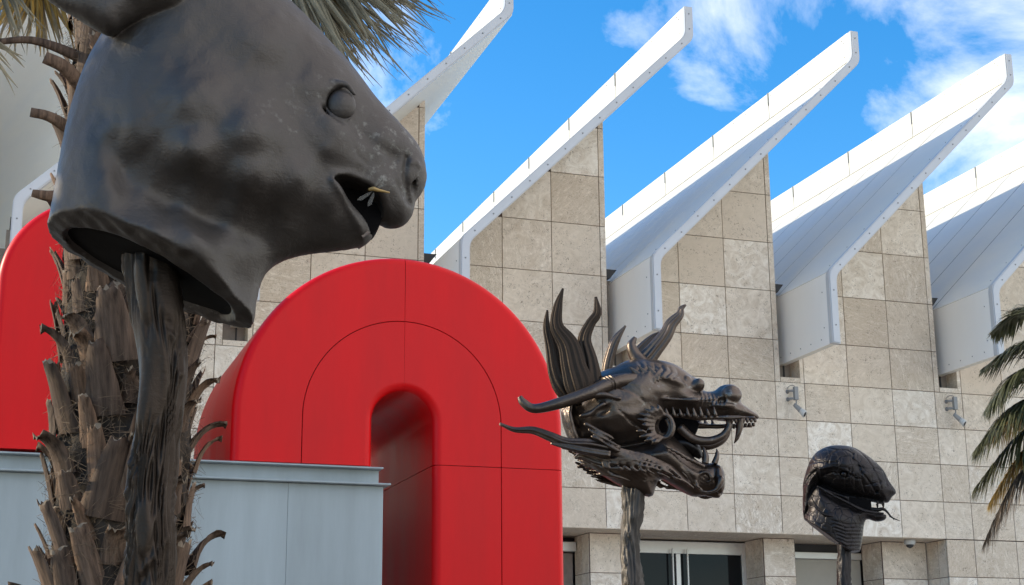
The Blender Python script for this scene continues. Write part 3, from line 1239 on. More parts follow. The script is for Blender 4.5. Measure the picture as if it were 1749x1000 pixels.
# ================================================================== bronze sculptures
def pole_mesh(x, y, z0, z1, r, seed, mat, parent, islands=0, nz=150, na=72, amp=.10, flow=1.0):
    """organic bronze stem: drapery-like vertical flutes with smooth lozenges"""
    rr = random.Random(seed)
    isl = [(rr.uniform(0, 2 * PI), rr.uniform(z0, z1), rr.uniform(.35, .6), rr.uniform(.07, .13)) for _ in range(islands)]
    V, F = [], []
    for i in range(nz + 1):
        z = z0 + (z1 - z0) * i / nz
        ox = .018 * math.sin(z * 5.0 + seed) + .012 * math.sin(z * 11 + 2 * seed)
        for k in range(na):
            a = 2 * PI * k / na
            ca, sa = math.cos(a), math.sin(a)
            big = mnoise.noise(Vector((ca * 1.2 + seed, sa * 1.2, z * 3.2)))
            wob = mnoise.noise(Vector((ca * 1.5, sa * 1.5 + seed, z * 4.0))) * 1.3
            fl = -abs(math.sin(a * 9 + wob * 7.5 * flow)) * .9 + .45 + math.sin(a * 29 + wob * 9) * .22
            w = 0.0
            for (ia, iz, wa, wz) in isl:
                da = (a - ia + PI) % (2 * PI) - PI
                q = (da / wa) ** 2 + ((z - iz) / wz) ** 2
                w = max(w, 1 / (1 + q ** 4))
            R_ = r * (1 + amp * 1.2 * big + amp * .8 * fl * (1 - w) + w * amp * .62)
            V.append((x + ox + ca * R_, y + sa * R_, z))
    for i in range(nz):
        for k in range(na):
            F.append((i * na + k, i * na + (k + 1) % na, (i + 1) * na + (k + 1) % na, (i + 1) * na + k))
    return mk('stem', V, F, mat, parent, True)


# ---------------- large animal head at the left
PL = Plane(380, 300, 4.2)
O1 = PL.O
head = empty('animal_head_sculpture', (O1[0], O1[1], 0), 'large dark bronze animal head with bulging eye, facing right before the palm trunk', 'sculpture', rz=PL.rz)


def lift(o, P):
    o.location = (0, 0, P.O[2])
    return o


lo_ = PL(-20, 620)
hi_ = PL(770, -190)
S = Sculpt((lo_[0], -.36, lo_[1]), (hi_[0], .36, hi_[1]), .0056)
outline = [(470, -12), (505, 20), (545, 60), (600, 120), (648, 180), (690, 224), (717, 256), (728, 290), (727, 318), (716, 337),
           (709, 345), (706, 366), (690, 386), (668, 390), (652, 383), (641, 384), (638, 398), (634, 412), (610, 423), (560, 430), (515, 437), (478, 449), (455, 466),
           (443, 492), (436, 530), (431, 575), (425, 640), (200, 640), (60, 560), (74, 420), (84, 372), (94, 320), (108, 240), (124, 175),
           (148, 110), (180, 55), (215, 0), (260, -60), (330, -95), (400, -75)]
hm = [(x, z, h) for (x, z), h in [(PL(u, v, -.85 * h), h) for u, v, h in [
    (110, 350, .19), (150, 200, .20), (250, 480, .245), (240, 420, .24), (160, 330, .215), (230, 200, .245), (330, 180, .285), (420, 230, .285), (330, 255, .28),
    (430, 300, .265), (500, 310, .225), (430, 60, .25), (300, 20, .25), (235, 310, .19), (300, 345, .165), (370, 372, .145), (450, 395, .105), (530, 408, .085),
    (540, 120, .20), (560, 230, .20), (560, 330, .165), (600, 405, .085), (640, 230, .135), (640, 320, .118), (615, 365, .10),
    (690, 280, .092), (700, 350, .08), (415, 500, .10), (360, 500, .18), (320, 430, .22), (150, 480, .19)]]]
S.inflate(PL.poly(outline, 3), hm, 0, blur=5, rs=1.0)
# behind the jaw: soft hollow from the ear base down and forward beneath the cheek
ph = [PL(*p, -0.2) for p in [(196, 250), (225, 300), (275, 335), (340, 362), (420, 385), (500, 402), (560, 412)]]
S.groove(ph, .035, .016)
S.groove([PL(*p, -0.2) for p in [(205, 205), (200, 260), (215, 330), (235, 390)]], .035, .014)
# throat crease and tendon running to the front of the cut
S.groove([PL(*p, -0.06) for p in [(455, 470), (440, 500), (430, 550)]], .016, -.010)
S.groove([PL(*p, -0.19) for p in [(300, 360), (350, 420), (395, 480), (418, 540)]], .03, -.012)
# jaw line
S.groove([PL(*p, -0.2) for p in [(300, 322), (400, 352), (500, 368), (575, 352)]], .025, -.008)
# cheek bone and brow planes
S.groove([PL(*p, -0.22) for p in [(470, 150), (520, 140), (548, 150)]], .03, -.008)
S.groove([PL(*p, -0.14) for p in [(600, 215), (640, 245), (680, 262)]], .016, .007)
S.groove([PL(*p, -0.17) for p in [(560, 262), (600, 268), (640, 285), (660, 300)]], .022, -.007)
S.groove([PL(*p, -0.16) for p in [(604, 246), (612, 262), (630, 276)]], .006, .004)
# eye socket, lids
ex, ez = PL(585, 172, -.2)
he = S.hat(ex, ez)
S.ball((ex, -he - .005, ez), (.056, .030, .052), .025, 'cut')
S.chain([PL.p3(*p, -he - .004) for p in [(553, 178), (556, 156), (572, 143), (592, 146), (606, 162)]], [.004, .0075, .009, .0075, .004], .012)
S.chain([PL.p3(*p, -he + .004) for p in [(556, 184), (568, 198), (586, 206), (602, 200)]], [.003, .006, .006, .003], .010)
# nostril wing and nose
nx_, nz_ = PL(712, 305)
S.groove([PL(*p, -0.07) for p in [(693, 272), (689, 300), (694, 325), (700, 342)]], .008, .016)
S.groove([PL(*p, -0.06) for p in [(700, 284), (709, 279), (716, 286)]], .007, -.010)
S.chain([PL.p3(706, 288, -.06), PL.p3(703, 308, -.058), PL.p3(708, 330, -.05)], [.006, .011, .006], .008, 'cut')
# upper lip fold and cleft
S.groove([PL(*p, -0.06) for p in [(705, 345), (690, 340), (672, 318)]], .007, .004)
S.groove([PL(*p, -0.11) for p in [(572, 309), (600, 304), (630, 312), (655, 330), (668, 352), (670, 378)]], .011, -.010)
S.groove([PL(*p, -0.1) for p in [(566, 322), (582, 342), (604, 368), (628, 402)]], .010, -.012)
# mouth cavity from both sides, leaving a thin middle wall of tongue
mouth = PL.polyd(-.09, [(565, 319), (580, 311), (605, 312), (630, 321), (650, 338), (657, 358), (651, 376), (640, 389), (628, 378), (606, 356), (582, 336)], 3)
sd = poly_sd(S.PX, S.PZ, mouth)
Yc = (.03 - np.abs(S.y))[None, :, None]
S.F = np.maximum(S.F, np.minimum(sd[:, None, :], -Yc + 0 * sd[:, None, :]).astype(np.float32)) if False else -smin(-S.F, np.maximum(-sd[:, None, :], Yc).astype(np.float32), .006)
# open cut of the neck
c0, c1 = PL(80, 393), PL(429, 557)
tx, tz = c1[0] - c0[0], c1[1] - c0[1]
S.halfspace((c0[0], 0, c0[1]), (tz, 0, -tx), .012, .26)
# shallow dark recess in the cut
hol = PL.poly([(112, 420), (118, 395), (220, 400), (300, 440), (372, 505), (400, 540), (400, 700), (112, 600)], 2)
keep = S.F.copy()
S.inflate(hol, [(x, z, .20) for x, z in [PL(250, 450)]], .004, op='cut')
nn_ = np.array((tz, 0, -tx)) / math.hypot(tx, tz)
Gp = ((S.x - c0[0]) * nn_[0])[:, None, None] + (.26 * np.maximum(-S.y, 0))[None, :, None] + ((S.z - c0[1]) * nn_[2])[None, None, :]
S.F = np.where(Gp < -.085, keep, S.F).astype(np.float32)
# ears (both), folded and pointing back
for sd_, up_ in ((-.205, 0), (.205, -150)):
    ear = PL.polyd(sd_, [(u, v + up_) for u, v in [(5, -140), (50, -40), (85, 4), (130, 30), (186, 60), (214, 44), (255, 30), (300, 24), (325, 0), (300, -70), (190, -140), (80, -165)]], 2)
    S.inflate(ear, [(x, z, h) for (x, z), h in [(PL(90, -30 + up_, sd_), .03), (PL(180, 20 + up_, sd_), .06), (PL(280, -10 + up_, sd_), .09)]], .016, side=sd_, rs=.8)
S.chain([PL.p3(165, 34, -.275), PL.p3(212, 40, -.29), PL.p3(255, 24, -.295), PL.p3(292, 16, -.29)], [.010, .024, .022, .008], .008, 'cut')
S.disp(.0015, 30, 3)
S.disp(.0011, 95, 5)
hb = lift(S.obj('head', 'bronze', head), PL)
# black plug and plate: shade of mouth and neck opening put into their colour
mi = [(x, z) for x, z in mouth]
o_ = lift(prism('mouth_shade', mi, -.034, .034, 'cavity_shade', head), PL)
uu = np.array([tx, 0, tz]) / math.hypot(tx, tz)
ln_ = math.hypot(tx, tz)
V = []
for i in range(28):
    a_ = 2 * PI * i / 28
    yy = .19 * math.sin(a_)
    p = np.array([c0[0], 0, c0[1]]) + uu * (ln_ * (.48 + .42 * math.cos(a_))) - nn_ * (.014 + .26 * max(-yy, 0))
    V.append((p[0], yy, p[2]))
lift(mk('neck_shade', V, [tuple(range(28))], 'cavity_shade', head), PL)
# eyeball
bm = bmesh.new()
bmesh.ops.create_uvsphere(bm, u_segments=32, v_segments=20, radius=.042)
eye = bm_obj('eye', bm, 'bronze', head, True)
for sg in (-1, 1):
    e_ = eye if sg < 0 else link('eye', eye.data, None, head)
    e_.scale = (.92, .62, 1.0)
    e_.location = (ex, sg * (he - .006), ez + PL.O[2])
# lower and upper teeth rows
for sg in (-1, 1):
    row = catmull([PL.p3(*p, -.085) for p in [(574, 332), (592, 352), (612, 374), (630, 396)]], 15)
    bm = bmesh.new()
    for i in range(14):
        a, b = row[i], row[i + 1]
        c = (a + b) / 2
        d = (b - a) / 2 * .86
        wy = .072 - .02 * i / 14
        nrm = np.array([d[2], 0, -d[0]]) / np.linalg.norm(d) * .012
        vs = []
        for yy in (sg * (wy + .004), sg * (wy - .012)):
            for p in (c - d - nrm * .6, c + d - nrm * .6, c + d * .8 + nrm * 1.3, c - d * .8 + nrm * 1.3):
                vs.append(bm.verts.new((p[0], yy, p[2])))
        for f in ((0, 1, 2, 3), (7, 6, 5, 4), (0, 4, 5, 1), (1, 5, 6, 2), (2, 6, 7, 3), (3, 7, 4, 0)):
            bm.faces.new([vs[i] for i in f])
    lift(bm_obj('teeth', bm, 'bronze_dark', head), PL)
px_, pz_ = PL(272, 500)
pole_mesh(px_, .0, 0, pz_ + PL.O[2] + .10, .057, 3, 'bronze_stem', head, islands=46, nz=360, na=144, amp=.30)

# dragonfly at the lip
df = Plane(637, 326, 4.2)
D_ = empty('dragonfly', PL.O + PL.e * PL(637, 326, -.125)[0] + np.array([0, 0, PL(637, 326, -.125)[1]]) - PL.h * .125,
           'small golden dragonfly perched at the lip of the big bronze head', 'insect', rz=PL.rz)
tube('body', [(-.012, 0, .002), (.0, -.004, .004), (.012, -.004, .001), (.045, 0, -.003)], [.004, .006, .005, .0022], 'gold', D_, n=12, seg=8)
for p, q in (((0, 0, .004), (.028, -.01, .04)), ((.004, 0, .004), (.042, -.02, .018)), ((0, 0, 0), (-.05, -.01, -.038)), ((.004, 0, 0), (-.018, -.02, -.06))):
    p, q = np.array(p), np.array(q)
    d = q - p
    d = d * .85
    q = p + d
    n_ = np.array([-d[2], 0, d[0]]) * .13
    mk('wing', [p, p + d * .35 + n_ * .8, p + d * .8 + n_, q, p + d * .8 - n_ * .6, p + d * .35 - n_ * .4], [(0, 1, 2, 3, 4, 5)], 'wing', D_)

# ---------------- dragon head
PD = Plane(1090, 720, 8.0, 2.564, 840, 480)
dragon = empty('dragon_head_sculpture', (PD.O[0], PD.O[1], 0), 'dark bronze open-jawed dragon head with wavy mane locks and horns on a stem', 'sculpture', rz=PD.rz)
lo_, hi_ = PD(270, 1010), PD(1200, 330)
S = Sculpt((lo_[0], -.33, lo_[1]), (hi_[0], .33, hi_[1]), .0062)
skull = [(318, 470), (400, 440), (470, 405), (540, 378), (600, 352), (700, 348), (785, 362), (845, 395), (880, 420), (925, 446), (928, 478),
         (910, 484), (970, 486), (1000, 462), (1055, 456), (1088, 482), (1090, 530), (1120, 556), (1170, 590), (1168, 606), (1100, 612), (1030, 615),
         (950, 608), (880, 603), (800, 592), (765, 606), (800, 640), (790, 690), (740, 712), (650, 735), (520, 755), (420, 760), (365, 740), (330, 640), (312, 540)]
hmD = [(x, z, h) for (x, z), h in [(PD(u, v), h) for u, v, h in [
    (380, 560, .20), (500, 500, .24), (650, 430, .22), (560, 640, .24), (760, 420, .17), (860, 450, .12), (700, 560, .22), (850, 540, .15),
    (1000, 560, .125), (1040, 510, .11), (1130, 590, .085), (740, 660, .20), (430, 720, .18)]]]
S.inflate(PD.poly(skull, 3), hmD, 0, blur=3)
jaw = [(365, 755), (450, 735), (560, 725), (680, 700), (770, 672), (840, 715), (885, 775), (930, 800), (985, 798), (1008, 830), (1014, 870),
       (1000, 905), (1003, 950), (955, 948), (930, 942), (880, 945), (820, 915), (770, 885), (735, 868), (715, 915), (700, 945), (640, 935),
       (560, 898), (480, 850), (400, 800)]
S.inflate(PD.poly(jaw, 3), [(x, z, h) for (x, z), h in [(PD(u, v), h) for u, v, h in [
    (450, 780, .17), (600, 820, .18), (640, 900, .11), (760, 780, .17), (860, 850, .135), (960, 880, .10), (1000, 930, .05)]]], .02, blur=3)
# mouth interior: hollow both sides, palate remains in the middle
m_in = PD.poly([(720, 640), (745, 600), (820, 602), (900, 612), (980, 640), (1000, 700), (930, 775), (880, 760), (840, 700), (780, 685), (735, 680)], 2)
sd = poly_sd(S.PX, S.PZ, m_in)
S.F = -smin(-S.F, np.maximum(-sd[:, None, :], (.045 - np.abs(S.y))[None, :, None]).astype(np.float32), .008)
m_out = PD.poly([(905, 622), (1035, 618), (1120, 625), (1120, 800), (990, 792), (930, 786), (893, 740), (870, 700), (920, 700)], 0)
sd = poly_sd(S.PX, S.PZ, m_out)
S.F = -smin(-S.F, np.broadcast_to(-sd[:, None, :], S.F.shape).astype(np.float32), .008)
# brow mass, wrinkled nose bridge, nostrils, lips
S.ball(PD.p3(760, 430, -.12), (.10, .06, .035), .03, rot=-.35)
S.ball(PD.p3(660, 420, -.13), (.09, .05, .035), .03, rot=.1)
for u, v, r in ((850, 445, .035), (880, 462, .03), (905, 455, .033), (862, 470, .03), (840, 482, .026)):
    S.ball(PD.p3(u, v, -.075), r, .008)
S.ball(PD.p3(1050, 496, -.075), (.052, .045, .046), .010)
S.ball(PD.p3(1008, 522, -.115), (.026, .03, .022), .008, 'cut')
S.ball(PD.p3(1010, 548, -.10), (.07, .03, .016), .012)
S.chain([PD.p3(u, v, -.155) for u, v in ((640, 490), (740, 512), (860, 522), (980, 518))], [.010, .012, .010, .008], .01)
S.chain([PD.p3(u, v, -.125) for u, v in ((770, 596), (830, 590), (900, 598), (980, 600), (1080, 598), (1150, 600))], [.012, .015, .014, .013, .011, .008], .01)
# frill above the lip
for i in range(8):
    u = 770 + i * 30
    S.chain([PD.p3(u, 588, -.145), PD.p3(u - 8, 560 - 8 * (i % 2), -.152)], [.013, .006], .008, n=4)
# mouth-corner ring and the spiky cheek fan
S.chain([PD.p3(755 + 38 * math.cos(a), 638 + 52 * math.sin(a), -.205) for a in np.linspace(-2.4, 2.2, 9)], [.012] * 9, .008)
for i in range(10):
    a = 1.75 + i * .28
    u0, v0 = 755 + 50 * math.cos(a), 635 - 62 * math.sin(a)
    u1, v1 = 745 + 112 * math.cos(a), 632 - 95 * math.sin(a)
    S.chain([PD.p3(u0, v0, -.21), PD.p3((u0 + u1) / 2, (v0 + v1) / 2, -.228), PD.p3(u1, v1, -.226)], [.014, .013, .005], .005, n=6)
# ear leaf and temple hollow
S.chain([PD.p3(u, v, -.245) for u, v in ((385, 525), (430, 505), (500, 500), (560, 515))], [.006, .016, .016, .010], .008)
S.ball(PD.p3(465, 575, -.25), (.09, .05, .03), .02, 'cut', rot=.55)
S.chain([PD.p3(u, v, -.232) for u, v in ((390, 592), (430, 580), (490, 540))], [.006, .017, .010], .008)
for i in range(9):                      # scaly tufts under the ear
    for j in range(3):
        u, v = 415 + i * 13 + j * 12, 630 + i * 10 + j * 26 - i * 3
        S.chain([PD.p3(u, v, -.226), PD.p3(u + 20, v + 9, -.236)], [.010, .004], .004, n=3)
# flowing beard along the jaw
for i in range(9):
    o_ = i * 13
    S.chain([PD.p3(300 + o_ * 2, 700 + o_ * .9, -.12 - .01 * i), PD.p3(420 + o_, 712 + o_ * 1.1 + 10 * math.sin(i * 2), -.19), PD.p3(540 + o_, 735 + o_ * .9, -.205),
             PD.p3(650 + o_, 755 + o_ + 10 * math.sin(i * 3), -.195), PD.p3(760 + o_ * .8, 800 + o_ * .75, -.17), PD.p3(850 + o_ * .3, 850 + o_ * .55, -.138)],
            [.006, .0095, .0085, .0095, .0085, .005], .002, n=16)
for i in range(6):
    o_ = i * 17
    S.chain([PD.p3(360 + o_, 770 + o_ * .9, -.10), PD.p3(440 + o_, 790 + o_ * .7, -.165), PD.p3(520 + o_, 850 + o_ * .3, -.15)], [.005, .012, .005], .002, n=8)
# curl on the chin
S.chain([PD.p3(940 + r_ * math.cos(t), 870 + r_ * math.sin(t), -.105) for t, r_ in [(i * .7, 66 - i * 5) for i in range(12)]], [.011] * 12, .004, n=30)
S.ball(PD.p3(995, 870, -.05), (.03, .05, .075), .012)
for i in range(8):
    S.chain([PD.p3(770 + 22 * i, 730 + 12 * i, -.168 + .006 * i), PD.p3(750 + 22 * i, 712 + 13 * i, -.175 + .006 * i)], [.012, .004], .004, n=4)
# mane ribs on the back of the skull
for i in range(8):
    u = 318 + 4 * i
    S.chain([PD.p3(u, 500 + 6 * i, -.02 - .024 * i), PD.p3(u - 2, 600, -.03 - .024 * i), PD.p3(u + 40, 730, -.02 - .022 * i)], [.010, .013, .009], .004, n=10)
for i in range(7):                      # wrinkles across the snout and brow
    S.groove([PD(905 + 17 * i, 500 + 3 * i), PD(912 + 17 * i, 530), PD(905 + 17 * i, 560)], .0045, .007)
for i in range(6):
    S.groove([PD(640 + 34 * i, 372 + 7 * i), PD(655 + 32 * i, 400 + 6 * i), PD(640 + 30 * i, 430 + 5 * i)], .006, .008)
for i in range(6):
    S.groove([PD(470 + 10 * i, 470 + 4 * i), PD(560 + 12 * i, 480 + 9 * i), PD(640 + 6 * i, 500 + 13 * i)], .0045, .006)
for i in range(5):
    S.groove([PD(560 + 20 * i, 600 + 14 * i), PD(600 + 18 * i, 640 + 12 * i), PD(650 + 10 * i, 660 + 8 * i)], .005, .007)
for i in range(9):
    S.groove([PD(560 + 34 * i, 850 - 6 * abs(i - 4)), PD(590 + 34 * i, 875 - 4 * abs(i - 4)), PD(640 + 30 * i, 885)], .0045, .008)
for i in range(5):
    S.groove([PD(870 + 12 * i, 905 - 9 * i), PD(905 + 9 * i, 925 - 10 * i), PD(940 + 8 * i, 930 - 12 * i)], .004, .007)
S.disp(.002, 70, 9)
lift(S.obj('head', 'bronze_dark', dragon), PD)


lift(prism('mouth_shade', PD.poly([(730, 640), (752, 608), (820, 608), (890, 616), (905, 640), (880, 690), (860, 720), (780, 682), (745, 674)], 2), -.052, .052, 'cavity_shade', dragon), PD)  # black plug, shade of the dragon's mouth put into its colour


def dtube(name, pts, radii, y, mirror=False, **kw):
    if name == 'mane_lock' and pts[0][0] < 450:
        kw.setdefault('mat', 'bronze_stem')  # darker bronze on the rear locks, their shade put into the colour
    for sg in ((1, -1) if mirror else (1,)):
        path = []
        for i, p in enumerate(pts):
            yy = y[i] if hasattr(y, '__len__') else y
            x, z = PD(p[0], p[1], yy)
            path.append((x, yy * sg, z))
        sc = .00118
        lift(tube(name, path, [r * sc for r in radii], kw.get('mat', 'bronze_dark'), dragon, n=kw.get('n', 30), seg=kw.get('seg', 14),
                  flat=kw.get('flat', 1.0), ridges=kw.get('ridges', 0), depth=kw.get('depth', 0)), PD)


# mane locks
dtube('mane_lock', [(360, 540), (320, 470), (285, 400), (262, 290), (240, 200), (243, 128)], [20, 42, 35, 25, 15, 4], -.10, ridges=9, depth=.14, seg=54, flat=.5)
dtube('mane_lock', [(400, 545), (385, 465), (360, 380), (335, 280), (285, 200), (290, 110), (312, 33)], [25, 56, 50, 41, 27, 18, 4], -.16, ridges=11, depth=.13, seg=66, flat=.5)
dtube('mane_lock', [(440, 530), (435, 445), (425, 350), (405, 260), (430, 190), (462, 140), (455, 70)], [20, 42, 34, 27, 20, 17, 5], -.13, ridges=8, depth=.14, seg=56, flat=.55)
dtube('mane_lock', [(330, 470), (300, 380), (290, 280), (262, 215)], [40, 38, 26, 6], .10, ridges=8, depth=.14, seg=48, flat=.5)
dtube('mane_lock', [(400, 460), (380, 360), (345, 300), (330, 240)], [45, 40, 26, 6], .14, ridges=8, depth=.14, seg=48, flat=.5)
dtube('mane_lock', [(500, 420), (512, 350), (540, 265), (586, 197)], [20, 21, 18, 4], .06, ridges=7, depth=.16, seg=42)
dtube('mane_lock', [(660, 365), (705, 310), (760, 240), (785, 190), (822, 150), (830, 122), (850, 105)], [38, 32, 27, 24, 17, 11, 4], .02, ridges=8, depth=.17, seg=48, flat=.8)
dtube('mane_lock', [(620, 340), (660, 290), (700, 250), (735, 225)], [20, 18, 12, 4], .10, ridges=7, depth=.16, seg=42)
dtube('brow_horn', [(660, 370), (630, 330), (612, 285), (628, 248)], [44, 30, 22, 9], .0)
# horns
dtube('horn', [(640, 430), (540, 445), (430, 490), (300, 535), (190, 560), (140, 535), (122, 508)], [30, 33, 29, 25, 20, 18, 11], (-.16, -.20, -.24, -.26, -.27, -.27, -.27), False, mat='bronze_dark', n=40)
for u_, v_ in ((510, 452), (498, 457), (524, 448)):
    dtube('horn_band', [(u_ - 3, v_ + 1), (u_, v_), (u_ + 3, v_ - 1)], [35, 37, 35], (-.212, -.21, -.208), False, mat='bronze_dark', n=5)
dtube('whisker', [(480, 700), (400, 680), (350, 660)], [18, 14, 4], .20, ridges=5, depth=.12, seg=30)
dtube('horn', [(420, 470), (340, 482), (290, 470), (270, 452)], [26, 22, 20, 13], .20, mat='bronze_dark')
# whiskers
dtube('whisker', [(560, 745), (440, 720), (330, 712), (250, 680), (180, 655), (100, 652), (34, 626)], [24, 26, 24, 20, 16, 11, 6], (-.19, -.20, -.21, -.21, -.2, -.2, -.2), False, ridges=6, depth=.12, seg=36, n=44)
dtube('whisker', [(520, 760), (420, 745), (340, 728), (258, 712)], [16, 17, 14, 4], -.235, False, ridges=5, depth=.12, seg=30)
dtube('beard_lock', [(560, 800), (470, 790), (400, 765), (362, 775)], [24, 24, 18, 5], -.16, True, ridges=5, depth=.15, seg=30)
# brow lashes: overlapping leaf-shaped locks
for i, (u0, v0, u1, v1) in enumerate([(720, 440, 600, 375), (735, 430, 640, 372), (745, 425, 680, 370), (720, 450, 598, 405), (725, 458, 605, 430), (735, 465, 625, 455), (750, 425, 715, 378)]):
    dtube('brow_lash', [(u0, v0), ((u0 + u1) / 2, (v0 + v1) / 2 + 14), (u1, v1)], [15, 15, 2], -.185 + .004 * i, True, flat=.35, ridges=5, depth=.12, seg=24, n=14)
# tusks, fangs, tongue
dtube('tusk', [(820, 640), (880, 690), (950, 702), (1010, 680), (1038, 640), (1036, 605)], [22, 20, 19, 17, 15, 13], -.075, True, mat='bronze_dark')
dtube('fang', [(1090, 600), (1088, 640), (1080, 670), (1068, 692)], [15, 13, 9, 2], -.07, True)
dtube('fang', [(935, 800), (938, 770), (932, 745), (926, 727)], [15, 13, 9, 2], -.085, True)
dtube('fang', [(975, 800), (984, 775), (988, 755), (984, 735)], [14, 12, 8, 2], -.06, True)
for i in range(7):
    u_ = 1050 + i * 17
    dtube('tooth', [(u_, 604), (u_ + 1, 616), (u_ + 1, 626 - i)], [8, 7, 3], -.085 + .004 * i, True, n=5, seg=8)
dtube('cheek_ring', [(765, 605), (782, 640), (770, 675), (745, 685)], [10, 14, 13, 8], -.17, True)
dtube('tongue', [(780, 720), (850, 720), (890, 745), (915, 775)], [30, 34, 30, 10], 0.0, flat=1.8, mat='bronze_black')
tx_, tz_ = PD(597, 880)
pole_mesh(tx_, 0, 0, tz_ + PD.O[2] + .06, .048, 8, 'bronze', dragon, islands=26, nz=190, na=60, amp=.36)

# ---------------- snake head
PS = Plane(1450, 850, 10.5, 3.571, 1340, 720)
snake = empty('snake_head_sculpture', (PS.O[0], PS.O[1], 0), 'smooth black bronze snake head with plated crown and flicking tongue on a stem', 'sculpture', rz=PS.rz)
lo_, hi_ = PS(80, 850), PS(740, 120)
S = Sculpt((lo_[0], -.30, lo_[1]), (hi_[0], .30, hi_[1]), .0052)
hood = [(112, 430), (112, 380), (130, 310), (160, 232), (205, 182), (265, 154), (340, 148), (420, 160), (490, 198), (555, 248), (605, 300), (640, 368), (680, 424), (678, 442),
        (655, 462), (630, 498), (596, 492), (540, 480), (470, 468), (390, 452), (300, 428), (215, 392), (180, 420), (165, 500), (140, 560), (116, 600), (110, 500)]
S.inflate(PS.poly(hood, 3), [(x, z, h) for (x, z), h in [(PS(u, v), h) for u, v, h in [
    (150, 400, .16), (250, 250, .225), (370, 250, .225), (480, 320, .18), (560, 380, .135), (640, 430, .09), (140, 520, .13), (350, 380, .20)]]], 0, blur=3)
neck = [(130, 480), (200, 380), (290, 430), (350, 480), (430, 514), (500, 546), (612, 566), (622, 582), (612, 602), (560, 613), (500, 596), (484, 640), (478, 700),
        (466, 770), (440, 850), (300, 850), (100, 700), (118, 590), (135, 540)]
S.inflate(PS.poly(neck, 3), [(x, z, h) for (x, z), h in [(PS(u, v), h) for u, v, h in [
    (180, 560, .15), (300, 600, .165), (420, 680, .14), (560, 600, .07), (440, 560, .12), (300, 470, .16)]]], .01, blur=3)
S.inflate(PS.poly([(190, 370), (330, 430), (470, 462), (600, 488), (600, 560), (520, 556), (430, 530), (330, 480), (190, 440)], 2),
          [(x, z, h) for (x, z), h in [(PS(250, 420), .15), (PS(420, 480), .11), (PS(570, 520), .045)]], .006, blur=2)
c0, c1 = PS(112, 590), PS(395, 800)
S.halfspace((c0[0], 0, c0[1]), (c1[1] - c0[1], 0, -(c1[0] - c0[0])), .006)
c0, c1 = PS(385, 802), PS(470, 788)
S.halfspace((c0[0], 0, c0[1]), (c1[1] - c0[1], 0, -(c1[0] - c0[0])), .006)
mo = PS.poly([(215, 405), (300, 440), (390, 464), (480, 482), (560, 496), (600, 506), (640, 516), (640, 560), (560, 556), (500, 540), (440, 512), (360, 482), (290, 448)], 2)
sd = poly_sd(S.PX, S.PZ, mo)
S.F = -smin(-S.F, np.maximum(-sd[:, None, :], (.10 - .13 * np.clip((S.PX - PS(300, 400)[0]) / (PS(600, 400)[0] - PS(300, 400)[0]), 0, 1)[:, None, :]) - np.abs(S.y)[None, :, None]).astype(np.float32), .008)
S.chain([PS.p3(u, v, -.155 + .0002 * (u - 200)) for u, v in ((205, 398), (290, 448), (380, 494), (460, 536), (520, 552), (600, 562))], [.006, .011, .011, .011, .010, .008], .008)
# hood lip, eye socket, plates
S.chain([PS.p3(u, v, -.19) for u, v in ((120, 370), (160, 320), (230, 285), (330, 275), (390, 305), (440, 325))], [.008, .012, .012, .012, .012, .006], .012)
S.groove([PS(*p) for p in [(125, 400), (160, 345), (200, 318), (215, 390)]], .012, .03)
sxe, sze = PS(362, 318, -.2)
shh = S.hat(sxe, sze)
S.ball((sxe, -shh, sze), (.026, .02, .022), .012, 'cut')
for r_ in (34, 52):
    S.groove([PS(360 + r_ * 1.05 * math.cos(a), 320 + r_ * .85 * math.sin(a)) for a in np.linspace(-.3, 3.4, 14)], .0048, .0075)
for ln in ([(135, 275), (200, 262), (270, 278), (330, 272)], [(270, 278), (285, 225), (320, 195), (380, 195), (420, 220)], [(160, 235), (215, 180), (250, 172), (320, 195)],
           [(320, 272), (345, 240), (400, 235), (440, 270), (460, 305)], [(420, 215), (415, 250), (440, 290), (500, 310), (540, 305)], [(410, 165), (450, 190), (500, 240), (540, 300), (600, 310)],
           [(470, 330), (470, 380), (490, 440)], [(375, 360), (375, 430)], [(430, 350), (430, 450)], [(240, 345), (300, 330), (325, 340)], [(400, 345), (440, 370), (465, 370)],
           [(540, 305), (580, 380), (590, 420)], [(490, 405), (540, 395), (590, 380)], [(215, 180), (270, 152)], [(190, 255), (180, 205)],
           [(600, 310), (625, 400)], [(235, 400), (240, 345)], [(450, 310), (530, 400), (545, 430)]):
    S.groove([PS(*p) for p in ln], .0056, .012)
for i in range(7):
    v_ = 640 + i * 22
    S.groove([PS(290 + i * 8, v_ - 20), PS(380, v_ + 3), PS(490, v_ - 6)], .004, .008)
for i in range(5):
    S.groove([PS(150 + 16 * i, 560 + 20 * i), PS(185 + 18 * i, 575 + 22 * i)], .004, .006)
S.chain([PS.p3(u, v, -.165) for u, v in ((165, 465), (195, 520), (235, 565), (295, 578))], [.005, .008, .008, .004], .006)
S.ball(PS.p3(560, 430, -.09), (.012, .02, .010), .006, 'cut')
S.disp(.0015, 60, 4)
lift(S.obj('head', 'bronze_snake', snake), PS)
lift(prism('mouth_shade', PS.poly([(225, 412), (300, 441), (390, 465), (480, 483), (520, 490), (520, 556), (440, 522), (360, 482), (290, 448)], 2), -.06, .06, 'cavity_shade', snake), PS)  # black plug, shade of the snake's mouth put into its colour
bm = bmesh.new()
bmesh.ops.create_uvsphere(bm, u_segments=16, v_segments=10, radius=.019)
se = bm_obj('eye', bm, 'bronze_black', snake, True)
for sg in (-1, 1):
    e_ = se if sg < 0 else link('eye', se.data, None, snake)
    e_.location = (sxe, sg * (shh - .008), sze + PS.O[2])


